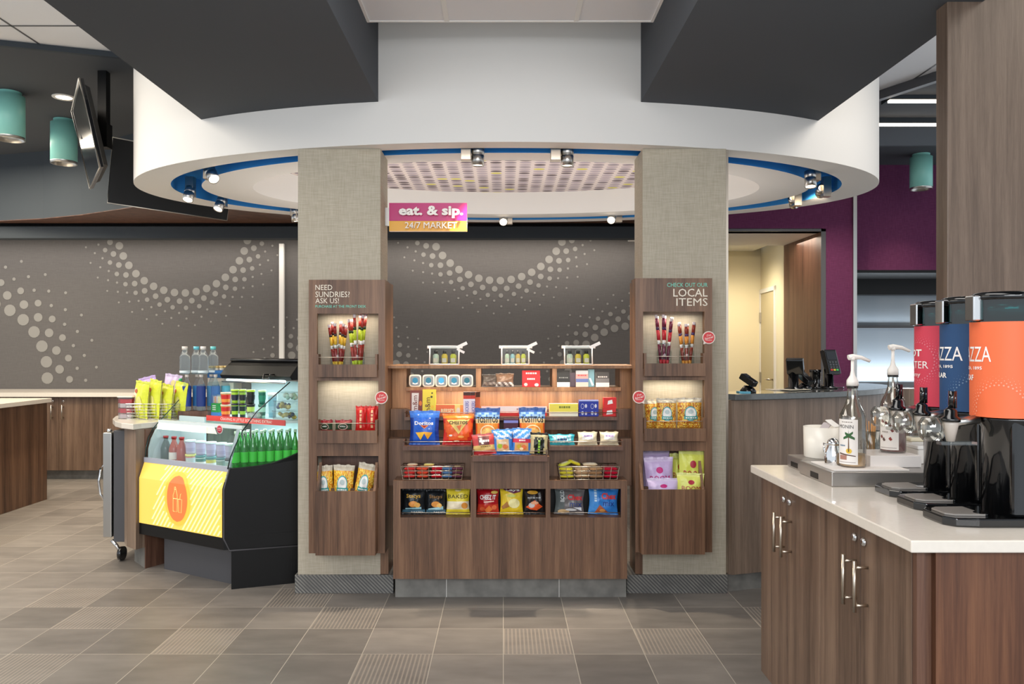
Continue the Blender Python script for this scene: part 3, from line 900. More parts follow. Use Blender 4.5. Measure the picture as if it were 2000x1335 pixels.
# round red speech-bubble badges
def badge(px, py, D, label, tail):
    c = pt(px, py, D); r = 12.5 * D / F
    t = thing('badge', label, 'badge', tuple(c), 'round red speech-bubble badges')
    mb = MB(Matrix.Translation(c) @ Matrix.Rotation(math.pi / 2, 4, 'X'))
    out = []
    for k in range(28):
        a = 2 * math.pi * k / 28; rr = r
        if abs((k - tail + 14) % 28 - 14) < 1: rr = r * 1.35
        out.append((rr * math.cos(a), rr * math.sin(a)))
    mb.prism(out, 0, 0.003); mb.col = (240, 226, 214); mb.c = [(240, 226, 214)] * len(mb.c)
    mb.build('plate', M['ink'], t)
    mb = MB(Matrix.Translation(c + Vector((0, -0.0035, 0))) @ Matrix.Rotation(math.pi / 2, 4, 'X'))
    mb.lathe([(r * 0.86, 0), (r * 0.86, 0.001)], seg=28, col=(214, 62, 66)); mb.build('red_disc', M['ink'], t)
    mb = MB()
    y = c.y - 0.0055
    def sl(x, z): return (x, y, z + (x - c.x) * 0.25)
    mb.text("I'm", sl, c.x - r * .3, c.x + r * .35, c.z + r * .2, c.z + r * .55, (250, 236, 226), 0.01)
    mb.text('local', sl, c.x - r * .6, c.x + r * .65, c.z - r * .2, c.z + r * .15, (250, 236, 226), 0.01)
    mb.box(c.x - r * .5, c.x + r * .5, y - 0.0003, y, c.z - r * .42, c.z - r * .36, (250, 236, 226))
    mb.build('lettering', M['ink'], t)
badge(745, 776, DF - 0.005, 'round red badge on the right edge of the left display rack', 18)
badge(1384, 659, DF - 0.005, 'round red badge beside the top opening of the LOCAL ITEMS rack', 18)
badge(1248, 775, DF - 0.005, 'round red badge on the left edge of the LOCAL ITEMS rack', 24)

# hanging sign
t = thing('hanging_sign', 'magenta and yellow sign reading eat. & sip. by the left pillar', 'sign', tuple(pt(836, 423, 4.5)))
SD = 4.5
mb = MB(); mb.box(xa(760, SD), xa(912, SD), SD, SD + 0.03, za(431, SD), za(396, SD), (196, 22, 112)); mb.build('magenta_panel', M['plastic'], t)
mb = MB(); mb.box(xa(760, SD), xa(912, SD), SD, SD + 0.03, za(451, SD), za(431.3, SD), (240, 176, 40)); mb.build('yellow_panel', M['plastic'], t)
mb = MB()
vs = []
for s, a, b, y0, y1, off in (('eat. & sip.', 780, 905, 403, 427, 0.035), ('24/7 MARKET', 792, 893, 435, 447, 0.03)):
    m2 = MB()
    m2.text(s, lambda x, z: (x, SD - 0.022, z), xa(a, SD), xa(b, SD), za(y1, SD), za(y0, SD), (250, 244, 236), off)
    m2.build('lettering', M['plastic'], t, solid=0.012)
MB().box(xa(752, SD) - 0.03, xa(760, SD), SD + 0.008, SD + 0.022, za(440, SD), za(405, SD)).build('wall_bracket', M['steel'], t)

# ================================================================ COOLER
A0 = Vector((-1.573, 4.38)); UU = Vector((-0.860, 0.510)); NN = Vector((0.510, 0.860))
def Q(s, t, z): 
    p = A0 + UU * s + NN * t
    return (p.x, p.y, z)
def smin(t):
    return max(-0.8226 * t, (-0.413 + 0.51 * t) / 0.86 if t > 0.3 else -9)
SM = 0.764
coo = thing('open_cooler', 'black open-front drinks cooler with lit yellow front panel', 'refrigerated display', tuple(Q(0.3, 0.2, 0)))
def sheet(mb, prof, s_hi, s_lo=None, thick=0.0):
    """strip following (t,z) profile between s_lo(t) and s_hi"""
    P = []
    for t, z in prof:
        lo = smin(t) if s_lo is None else s_lo
        P.append((mb.av(Q(lo, t, z)), mb.av(Q(s_hi, t, z))))
    for a, b in zip(P[:-1], P[1:]):
        mb.af((a[0], a[1], b[1], b[0]))
# plinth
pl = [Q(0.02, 0.1, 0)[:2], Q(SM - 0.1, 0.1, 0)[:2], Q(SM - 0.1, 0.28, 0)[:2], Q(0.48, 0.28, 0)[:2], Q(0.48, 0.68, 0)[:2], Q(smin(.68) + .02, 0.68, 0)[:2], (-1.165, 4.62), (-1.165, 4.56)]
mb = MB(); mb.prism(pl, 0, 0.23); mb.build('plinth', M['grey'], coo)
# main tub
body = [Q(0, 0, 0)[:2], Q(SM, 0, 0)[:2], Q(SM, 0.28, 0)[:2], Q(0.5, 0.28, 0)[:2], Q(0.5, 0.7, 0)[:2], Q(smin(.7), 0.7, 0)[:2], (-1.15, 4.62), (-1.15, 4.53)]
mb = MB()
mb.prism(body, 0.225, 0.30)
mb.build('base_tray', M['black'], coo)
# back and lower walls of the tub (pale interior)
inner = flat('cooler_interior', (206, 224, 226), 0.5)
mb = MB()
mb.prism([Q(0.5, .28, 0)[:2], Q(SM - .02, .28, 0)[:2], Q(SM - .02, .265, 0)[:2], Q(0.5, .265, 0)[:2]], 0.30, 0.93)
mb.prism([Q(0.48, .62, 0)[:2], Q(smin(.62), .62, 0)[:2], Q(smin(.66), .66, 0)[:2], Q(0.48, .66, 0)[:2]], 0.30, 1.15)
mb.build('interior_back', inner, coo)
mb = MB(); mb.extr([(.05, .615), (.27, .615), (.27, .90), (.135, .885), (.10, .855), (.07, .80), (.052, .74)], Q(SM - .03, 0, 0), (NN.x, NN.y, 0), (0, 0, 1), Vector((UU.x, UU.y, 0)) * .02); mb.build('interior_side', inner, coo)
mb = MB(); mb.prism([Q(0.485, .28, 0)[:2], Q(0.49, .28, 0)[:2], Q(0.49, .66, 0)[:2], Q(0.485, .66, 0)[:2]], 0.30, 1.15); mb.build('left_glass', M['glass'], coo)
mb = MB(); mb.prism([Q(0.01, .03, 0)[:2], Q(SM - .02, .03, 0)[:2], Q(SM - .02, .262, 0)[:2], Q(0.48, .262, 0)[:2], Q(.48, .6, 0)[:2], (-1.17, 4.62), (-1.17, 4.545)], 0.60, 0.615)
mb.build('deck', inner, coo)
# yellow lit front with bevel, and its printed graphics
yel = M['plastic']
def yf(x, z):      # x along the front 0..SM from right to left, z height -> point on the folded front
    if z <= 0.567: t = -0.002
    else: t = (z - 0.567) / (0.66 - 0.567) * 0.035 - 0.002
    return Q(x, t, z)
mb = MB()
yb = (248, 206, 84)
def ypaint(u, v):
    return (246, 204, 92)
mb.grid(lambda u, v: yf(0.012 + (SM - 0.012) * u, 0.294 + (0.66 - 0.294) * v), 4, 16, ypaint, False, True)
emy = attr('backlit_yellow', 0.35, coat=0.3)
nb = emy.node_tree.nodes['Principled BSDF']
_at = [x for x in emy.node_tree.nodes if x.type == 'ATTRIBUTE'][0]
emy.node_tree.links.new(_at.outputs['Color'], nb.inputs['Emission Color']); nb.inputs['Emission Strength'].default_value = 0.35
fp = mb.build('front_panel', emy, coo)
mb = MB()
def yoff(x, z): 
    p = Vector(yf(x, z)); return tuple(p - Vector((NN.x, NN.y, 0)) * 0.0015)
# white diagonal stripes clipped to a big rounded field
for k in range(-14, 30):
    c = 0.04 + k * 0.034
    for seg_ in range(12):
        za_, zb_ = 0.30 + seg_ * 0.03, 0.30 + (seg_ + 1) * 0.03
        xa_, xb_ = c - (za_ - 0.3) * 0.75, c - (zb_ - 0.3) * 0.75
        w = 0.014
        lim = 0.67 - 0.12 * ((0.5 * (za_ + zb_) - 0.30) / 0.36) 
        if min(xa_, xb_) < 0.014 or max(xa_, xb_) + w > lim: continue
        if ((0.5 * (xa_ + xb_) + w / 2 - 0.40) / 0.125) ** 2 + ((0.5 * (za_ + zb_) - 0.475) / 0.165) ** 2 < 1: continue
        if zb_ > 0.6601: zb_ = 0.66
        mb.flatshape(yoff, [(xa_, za_), (xa_ + w, za_), (xb_ + w, zb_), (xb_, zb_)], (255, 240, 176))
mb.build('stripe_print', emy, fp)
mb = MB()
def yo2(x, z): 
    p = Vector(yf(x, min(z, 0.655))); return tuple(p - Vector((NN.x, NN.y, 0)) * 0.003)
def ellp(cx, cz, rx, rz, col, fn):
    for k in range(30):   # horizontal slices, so the print follows the fold
        z0_, z1_ = cz - rz + 2 * rz * k / 30, cz - rz + 2 * rz * (k + 1) / 30
        h = lambda z: rx * math.sqrt(max(0, 1 - ((z - cz) / rz) ** 2))
        mb.flatshape(fn, [(cx - h(z0_), z0_), (cx + h(z0_), z0_), (cx + h(z1_), z1_), (cx - h(z1_), z1_)], col)
ellp(0.40, 0.475, 0.115, 0.158, (248, 190, 70), yo2)
yo3 = lambda x, z: tuple(Vector(yo2(x, z)) - Vector((NN.x, NN.y, 0)) * 0.0015)
ellp(0.40, 0.475, 0.092, 0.135, (240, 118, 60), yo3)
mb.build('round_emblem', emy, fp)
mb = MB()
yo4 = lambda x, z: Vector(yo3(x, z)) - Vector((NN.x, NN.y, 0)) * 0.001
ln = (252, 214, 130)
def outline(pts):
    mb.tube([yo4(0.40 - a, 0.475 + b) for a, b in pts], 0.0016, 4, ln)
outline([(-.033, -.075), (-.033, .0), (-.033, .02), (-.02, .045), (-.02, .07), (-.012, .07), (-.004, .045), (.004, .02), (.004, -.075), (-.033, -.075)])
outline([(-.033, 0.0), (.004, 0.0)]); outline([(-.02, .055), (-.006, .055)])
outline([(.012, .0), (.018, -.078), (.040, -.078), (.046, .0), (.010, .0)]); outline([(.028, 0), (.034, .03), (.04, .034)])
mb.build('bottle_and_cup_icon', emy, fp)
# black end panel set at an angle, with a curved top edge
E3 = Vector((0.94, 0.34, 0))
prof = [(0.0, 0.29), (0.03, 0.22), (0.42, 0.215), (0.44, 0.768), (0.40, 0.752), (0.34, 0.727), (0.27, 0.704), (0.19, 0.69), (0.10, 0.684), (0.03, 0.682), (0.0, 0.565)]
nE = Vector((0.34, -0.94, 0))
MB().extr(prof, Q(0, 0, 0), E3, (0, 0, 1), nE * -0.03).build('end_panel', M['black'], coo, bevel=0.002)
mb = MB(); pr = [(a, b) for a, b in prof]
mb.tube([Vector(Q(0, 0, 0)) + E3 * a + Vector((0, 0, b)) + nE * 0.002 for a, b in [(0.42, .215), (.03, .22), (0, .29), (0, .565), (.03, .682)]], 0.005, 6)
mb.build('edge_strip', M['grey'], coo)
mb = MB()
for r_ in range(2):
    for k in range(6):
        c = Vector(Q(0, 0, 0)) + E3 * (0.345 + k * 0.012) + Vector((0, 0, 0.07 + r_ * 0.07)) + nE * 0.0
        mb.extr([(0, 0), (0.005, 0), (0.005, 0.05), (0, 0.05)], c + nE * 0.0015, E3, (0, 0, 1), nE * -0.004)
mb.build('vent_slots', flat('vent_black', (6, 6, 7), 0.8), coo)
MB().extr([(0.04, 0), (0.44, 0), (0.44, 0.23), (0.04, 0.23)], Vector(Q(0, 0, 0)), E3, (0, 0, 1), nE * -0.028).build('end_plinth', M['black'], coo)
# rails and glass
mb = MB()
mb.extr([(0.030, 0.66), (0.045, 0.66), (0.045, 0.69), (0.030, 0.69)], Q(0, 0, 0), (NN.x, NN.y, 0), (0, 0, 1), Vector((UU.x, UU.y, 0)) * SM)
mb.build('lower_rail', flat('grey_rail', (176, 180, 192), 0.3), coo)
gprof = [(0.036, 0.69), (0.045, 0.75), (0.062, 0.81), (0.092, 0.86), (0.13, 0.897)]
mb = MB(); sheet(mb, gprof, SM, 0.0)
mb.build('front_glass', M['front_glass'], coo)
mb = MB()
mb.extr([(0.128, 0.892), (0.15, 0.892), (0.15, 0.912), (0.128, 0.912)], Q(0, 0, 0), (NN.x, NN.y, 0), (0, 0, 1), Vector((UU.x, UU.y, 0)) * SM)
mb.build('upper_rail', flat('white_rail', (226, 236, 236), 0.3), coo)
# left side glass
gp = [(0.036, 0.66), (0.045, 0.75), (0.062, 0.81), (0.092, 0.86), (0.13, 0.897), (0.28, 1.03), (0.28, 0.66)]
mb = MB(); mb.poly([Q(SM, a, b) for a, b in gp]); mb.build('side_glass', M['glass'], coo)
mb = MB(); mb.tube([Q(SM, a, b) for a, b in gp[:-1]], 0.003, 5); mb.build('glass_edge', flat('green_glass_edge', (40, 72, 68), 0.2), coo)
# oblique end glass
def EP(a, z): 
    p = Vector(Q(0, 0, 0)) + E3 * a; return (p.x, p.y, z)
ep = [(0.02, 0.68), (0.036, 0.75), (0.065, 0.82), (0.105, 0.90), (0.173, 0.995), (0.27, 1.085), (0.36, 1.165), (0.43, 1.17), (0.43, 0.72), (0.3, 0.70), (0.15, 0.682)]
mb = MB(); mb.poly([EP(a, z) for a, z in ep]); mb.build('end_glass', M['glass'], coo)
mb = MB(); mb.tube([EP(a, z) for a, z in ep[:7]], 0.0035, 5); mb.build('glass_edge', flat('dark_glass_edge', (26, 44, 44), 0.2), coo)
mb = MB(); mb.extr([(0.02, 0.69), (0.034, 0.69), (0.085, 0.90), (0.068, 0.90)], EP(0, 0), E3, (0, 0, 1), nE * -0.02); mb.build('inner_post', flat('pale_post', (190, 206, 210), 0.3), coo)
# product shelf with red strip
mb = MB()
sh = [Q(0.47, 0.27, 0)[:2], Q(smin(.27) + .02, 0.27, 0)[:2], (-1.165, 4.545), (-1.165, 4.62), Q(smin(.60), .60, 0)[:2], Q(0.47, 0.60, 0)[:2]]
mb.prism(sh, 0.925, 0.937); mb.build('product_shelf', inner, coo)
s_hi, s_lo = 0.478, -0.205
mb = MB(); mb.extr([(0.262, 0.912), (0.268, 0.912), (0.268, 0.944), (0.262, 0.944)], Q(s_lo, 0, 0), (NN.x, NN.y, 0), (0, 0, 1), Vector((UU.x, UU.y, 0)) * (s_hi - s_lo))
mb.c = [(222, 62, 52)] * len(mb.c)
rs = mb.build('red_strip', M['plastic'], coo)
MB().text('CRAVING A LITTLE SOMETHING EXTRA?', lambda x, z: Q(-x, 0.2605, z), -0.345, 0.10, 0.920, 0.937, (255, 236, 226), 0.03).build('lettering', M['ink'], rs)
# canopy
mb = MB()
UV3 = Vector((UU.x, UU.y, 0)); s_l = -0.10
cp = [(0.42, 1.168), (0.56, 1.168), (0.62, 1.20), (0.62, 1.262), (0.50, 1.275), (0.46, 1.25), (0.405, 1.19)]
mb.extr(cp, Q(s_l, 0, 0), (NN.x, NN.y, 0), (0, 0, 1), UV3 * (0.53 - s_l)); mb.build('canopy', M['black'], coo, bevel=0.003)
mb = MB(); mb.tube([Q(0.53, .50, 1.285), Q(s_l, .50, 1.285)], 0.012, 8); mb.build('rolled_night_blind', flat('black_vinyl', (22, 20, 22), 0.3), coo)
mb = MB(); mb.tube([Q(0.09, .41, 1.20), Q(0.09, .375, 1.20), Q(0.09, .365, 1.175), Q(0.04, .365, 1.175), Q(0.04, .375, 1.20), Q(0.04, .41, 1.20)], 0.005, 6); mb.build('blind_hook', M['gloss_black'], coo)
mb = MB(); mb.tube([Q(0.50, .44, 1.157), Q(-0.02, .44, 1.157)], 0.008, 8); mb.build('light_tube', M['led'], coo)
mb = MB(); mb.tube([Q(0.50, .40, 1.15), Q(-0.06, .40, 1.15)], 0.006, 6); mb.build('front_bar', M['steel'], coo)
def cool_area(s, t, z, sx, sy, p, col=(0.82, 0.97, 1)):
    a = area('cooler_light', Q(s, t, z), sx, p, col, (0, 0, math.atan2(UU.y, UU.x)), sy); return a
cool_area(0.24, 0.42, 1.145, 0.5, 0.05, 1.0)
cool_area(0.30, 0.16, 0.885, 0.7, 0.03, 0.4)
cool_area(0.12, 0.36, 0.915, 0.4, 0.2, 1.8)

# curved side counter left of the cooler
sc = thing('side_counter', 'small wood counter with rounded white top left of the cooler', 'counter', (-2.25, 5.1, 0))
top = [(-2.25, 4.73), Q(SM + .012, .02, 0)[:2], Q(SM + .012, .29, 0)[:2], Q(0.51, .29, 0)[:2], Q(.51, .72, 0)[:2], (-1.8, 5.9), (-2.55, 5.9), (-2.68, 5.6), (-2.64, 5.3), (-2.56, 5.1), (-2.46, 4.93), (-2.36, 4.81)]
mb = MB(); mb.prism(top, 0.865, 0.90); mb.build('worktop', M['quartz'], sc, bevel=0.004)
bd = [(-2.245, 4.755), Q(SM + .015, .03, 0)[:2], Q(SM + .015, .30, 0)[:2], Q(0.515, .30, 0)[:2], Q(.515, .72, 0)[:2], (-1.8, 5.85), (-2.40, 5.85), (-2.40, 4.93), (-2.34, 4.84)]
mb = MB(); mb.prism(bd, 0.13, 0.864); mb.build('body', M['wood_grey'], sc)
mb = MB(); mb.prism([(-2.22, 4.82), Q(SM + .018, .06, 0)[:2], Q(SM + .018, .30, 0)[:2], (-2.0, 5.8), (-2.36, 5.8), (-2.36, 4.98)], 0.0, 0.13); mb.build('toe_kick', M['bb2'], sc)
mb = MB(); mb.prism([Q(SM + .005, .045, 0)[:2], Q(SM + .014, .045, 0)[:2], Q(SM + .014, .29, 0)[:2], Q(SM + .005, .29, 0)[:2]], 0.0, 0.86); mb.build('side_panel', M['wood_dark'], sc)
fr = thing('undercounter_fridge', 'steel undercounter fridge seen edge-on under the side counter', 'fridge', (-2.53, 5.2, 0))
MB().box(-2.50, -2.42, 4.99, 5.5, 0.12, 0.835).build('body', M['grey'], fr, bevel=0.004)
MB().box(-2.565, -2.51, 4.985, 5.5, 0.15, 0.82).build('door', M['steel'], fr, bevel=0.004)
mb = MB(); mb.tube([(-2.57, 5.02, .62), (-2.60, 5.02, .58), (-2.61, 5.02, .5), (-2.60, 5.02, .42), (-2.57, 5.02, .38)], 0.008, 8); mb.build('handle', M['chrome'], fr)
mb = MB(Matrix.Translation((-2.45, 5.0, 0.045)) @ Matrix.Rotation(math.pi / 2, 4, 'Y')); mb.lathe([(0.044, -0.012), (0.044, 0.012)], seg=20); mb.build('caster', M['gloss_black'], fr)
mb = MB(); mb.tube([(-2.51, 4.99, .13), (-2.48, 4.985, .10), (-2.45, 4.98, .06)], 0.012, 6); mb.build('caster_fork', M['chrome'], fr)
mb = MB(); mb.lathe([(0.012, 0), (0.018, 0.005), (0.012, 0.02)], (-2.54, 5.02, 0.822), 12); mb.build('hinge', M['chrome'], fr)
# ================================================================ LIGHT FITTINGS
def ring_at(px, rear, s=0.865):
    best = None
    for k in range(720):
        a = 2 * math.pi * k / 720
        x, y = EX + RX * s * math.cos(a), EY + RY * s * math.sin(a)
        if rear and math.sin(a) < -0.05 or (not rear) and math.sin(a) > 0.05: continue
        e = abs(VX + x / y * F - px)
        if best is None or e < best[0]: best = (e, x, y)
    return best[1], best[2]
fix = [(408, 0, 'upper one near the left tip of the oval', (-1.0, 4.0, 1.2)), (364, 1, 'outermost at the left tip of the oval', (-2.2, 4.5, .6)), (435, 1, 'at the left rear of the oval', (-2.4, 5.0, .9)), (574, 1, 'half hidden behind the left pillar', (-1.4, 6.4, 0)),
       (928, 0, 'at the front of the oval, left of the two above the kiosk', (-0.25, 4.5, .9)), (1107, 0, 'at the front of the oval, right of the two above the kiosk', (0.35, 4.5, .9)),
       (983, 1, 'at the rear of the oval, nearest the hanging sign', (0, 4.7, 1.1)), (1197, 1, 'at the rear of the oval, close to the right pillar', (0.4, 4.7, 1.1)),
       (1583, 0, 'inner one near the right tip of the oval', (1.9, 4.7, 1.1)), (1625, 1, 'outermost at the right tip of the oval', (2.9, 7.5, 2.0)), (1548, 1, 'at the right rear of the oval over the purple wall', (3.0, 7.5, 1.7))]
for i, (px, rear, lab, tgt) in enumerate(fix):
    x, y = ring_at(px, rear)
    front = i in (4, 5)
    z = 2.46 if front else 2.455
    t = thing('ring_spotlight', 'small nickel spotlight, ' + lab, 'spotlight', (x, y, z), 'spotlights in the oval ceiling ring')
    ox = -0.055 if front else (0.05 if i in (6, 7) else 0.03 if px > 983 else 0.0)
    MB().box(x + ox - 0.028, x + ox + 0.028, y - 0.03, y + 0.03, z - (0.045 if front else 0.03), z + 0.11).build('gear_box', M['nickel'], t, bevel=0.002)
    d = (Vector(tgt) - Vector((x, y, z - 0.02))).normalized()
    if front: d = (d * 0.3 + Vector((0, 0, -1))).normalized()
    T = Matrix.Translation((x + (0.012 if front else 0), y, z + 0.035)) @ d.to_track_quat('Z', 'Y').to_matrix().to_4x4()
    mb = MB(T); mb.lathe([(0.022, 0), (0.036, 0.006), (0.036, 0.045), (0.033, 0.047), (0.033, 0.050), (0.036, 0.052), (0.036, 0.108), (0.031, 0.108), (0.031, 0.10)], seg=20, cap=False)
    mb.build('lamp_head', M['steel'], t)
    mb = MB(T); mb.lathe([(0.030, 0.099), (0.030, 0.101)], seg=18); mb.build('lens', M['lamp'], t)
    p = Vector((x + (0.012 if front else 0), y, z + 0.035)) + d * 0.115
    spot('ring_lamp', p, tgt, {4: 90, 5: 90, 6: 26, 7: 26, 0: 18, 8: 14, 9: 45, 10: 50}.get(i, 14), (1, 0.84, 0.64), 62 if i < 9 else 50, 0.6, 0.02)

def pendant(px, ptop, pbot, D, label, nick=False):
    x = xa(px, D); r = 0.105
    zt_ = 3.33; zb_ = za(pbot, D)
    t = thing('cylinder_downlight', label, 'ceiling light', (x, D, zt_), 'teal cylinder ceiling lights')
    mb = MB(); mb.lathe([(r * 0.78, 0), (r * 0.78, -0.03), (r, -0.032), (r, -(zt_ - zb_) + 0.02), (r * 0.99, -(zt_ - zb_) + 0.02)], (x, D, zt_), 28, cap=False)
    mb.build('shade', M['teal'], t)
    mb = MB(); mb.lathe([(r, 0.02), (r, 0), (r * 0.92, 0), (r * 0.85, 0.05)], (x, D, zb_), 28, cap=False); mb.build('rim', M['steel'], t)
    mb = MB(); mb.lathe([(r * 0.6, 0.045), (r * 0.6, 0.05)], (x, D, zb_), 20); mb.build('lens', M['lamp'], t)
    spot('pendant_lamp', (x, D, zb_ + 0.03), (x, D, 0), 110 if px < 900 else 25, (1, 0.84, 0.62), 95, 0.8, 0.05)
pendant(19, 178, 273, 5.99, 'teal cylinder ceiling light cut off by the left edge of the photo')
pendant(125, 234, 320, 6.71, 'teal cylinder ceiling light partly behind the edge-on television')
pendant(1799, 298, 370, 7.9, 'teal cylinder ceiling light in front of the purple wall, beside the wood column')
x, y = xa(125, 6.1), 6.1
t = thing('recessed_downlight', 'small round white recessed light in the dark ceiling above the television', 'ceiling light', (x, y, 3.33))
mb = MB(); mb.lathe([(0.085, 0), (0.085, -0.006), (0.06, -0.006)], (x, y, 3.329), 24, cap=False); mb.build('trim_ring', M['white'], t)
mb = MB(); mb.lathe([(0.06, -0.004), (0.06, -0.002)], (x, y, 3.329), 20); mb.build('lens', M['strip'], t)
# suspended linear lights, right
for a, b, y0, D, lab in ((1738, 2060, 197, 6.05, 'upper long thin linear ceiling light at the right, nearer the viewer'), (1706, 2060, 243, 6.65, 'lower long thin linear ceiling light at the right, further back')):
    z = za(y0, D); x0, x1 = xa(a, D), xa(b, D)
    t = thing('linear_light', lab, 'ceiling light', ((x0 + x1) / 2, D, z), 'linear ceiling lights at the right')
    MB().box(x0, x1, D, D + 0.14, z + 0.012, 3.329).build('housing', M['darker'], t)
    MB().box(x0, x1, D - 0.002, D + 0.035, z - 0.006, z + 0.011).build('diffuser', M['strip'], t)

# ================================================================ TELEVISIONS
def tv(name, label, T, w, h, mount):
    t = thing(name, label, 'television', tuple(T.to_translation()), 'televisions hung from the dark ceiling')
    MB(T).box(-w / 2, w / 2, -0.012, 0.012, -h / 2, h / 2).build('screen', M['gloss_black'] if w < .9 else M['black'], t, bevel=0.003)
    mb = MB(T)
    mb.tube([(-w / 2, -0.013, -h / 2), (w / 2, -0.013, -h / 2), (w / 2, -0.013, h / 2), (-w / 2, -0.013, h / 2)], 0.006, 6, closed=True)
    mb.build('bezel', M['steel'], t)
    mb = MB(T)
    mb.extr([(-w * .46, .012), (w * .46, .012), (w * .36, .05), (-w * .36, .05)], (0, 0, -h * .45), (1, 0, 0), (0, 1, 0), (0, 0, h * .9))
    mb.build('back_housing', M['black'], t)
    mb = MB(T); mb.box(-0.1, 0.1, 0.05, 0.075, -0.1, 0.1); mb.build('mount_plate', M['black'], t)
    return t
# television seen edge-on
T1_ = Matrix.Translation(pt(170, 268, 5.3)) @ Matrix.Rotation(math.radians(-58), 4, 'Z') @ Matrix.Rotation(math.radians(12), 4, 'X')
t = tv('television', 'slim flat television seen edge-on, hanging from a black ceiling pole', T1_, 0.80, 0.56, None)
px_ = pt(203, 270, 5.55)
mb = MB(); mb.box(px_.x - 0.03, px_.x + 0.03, px_.y - 0.03, px_.y + 0.03, px_.z + 0.02, 3.33); mb.build('ceiling_pole', M['black'], t)
mb = MB(); mb.box(px_.x - 0.05, px_.x + 0.04, px_.y - 0.04, px_.y + 0.04, px_.z - 0.07, px_.z + 0.10); mb.box(px_.x - 0.11, px_.x - 0.05, px_.y - 0.1, px_.y + 0.01, px_.z - 0.03, px_.z + 0.06); mb.build('bracket', M['black'], t)
T2_ = Matrix.Translation(pt(336, 352, 6.45)) @ Matrix.Rotation(math.radians(24), 4, 'Z') @ Matrix.Rotation(math.radians(14), 4, 'X') @ Matrix.Rotation(math.radians(5), 4, 'Y')
t = tv('television', 'dark television behind the left end of the white oval ring', T2_, 0.92, 0.52, None)
c = T2_.to_translation()
MB().box(c.x + 0.0, c.x + 0.05, c.y + 0.10, c.y + 0.15, c.z, 3.33).build('ceiling_pole', M['black'], t)

# ================================================================ PRODUCT BUILDERS
def lerp(a, b, t): return tuple(a[i] + (b[i] - a[i]) * t for i in range(3))
UNREADABLE = {'TRAVEL', 'COTTON', 'ALEVE', 'ADVIL', 'relief', 'spice', 'Wild', 'BACON', 'TRAIL', 'MIX', 'NUTS', 'HOT NUTS', 'BBQ BOLD', 'Danish', 'MINI', 'KitKat', 'OREO', 'CHICKA', 'POPCORN', 'SNACK'}
def decorate(mb, fn0, decor):
    for i_, d in enumerate(decor):
        k = d[0]
        def fn(x, z, e=i_ * 0.0006 + (0.0018 if k == 't' else 0)):
            p = fn0(x, z); return (p[0], p[1] - e, p[2])
        if k == 't' and d[1] in UNREADABLE:
            z_ = (d[4] + d[5]) / 2; hz_ = (d[5] - d[4]) * .3
            if len(d) > 8: mb.blur(fn, (d[2] + d[3]) / 2 - (d[3] - d[2]) * .3, (d[2] + d[3]) / 2 + (d[3] - d[2]) * .3, d[4], d[5], d[6], 1)
            else: mb.blur(fn, d[2], d[3], z_ - hz_, z_ + hz_, d[6])
        elif k == 't': mb.text(d[1], fn, d[2], d[3], d[4], d[5], d[6], d[7] if len(d) > 7 else 0.02, d[8] if len(d) > 8 else 0)
        elif k == 'o': mb.disc(fn, d[1], d[2], d[3], d[5], 16, d[4])
        elif k == 'r': mb.disc(fn, d[1], d[2], d[3], d[5], 20, d[4], 0.86)
        elif k == 'p': mb.shape(fn, d[1], d[2])
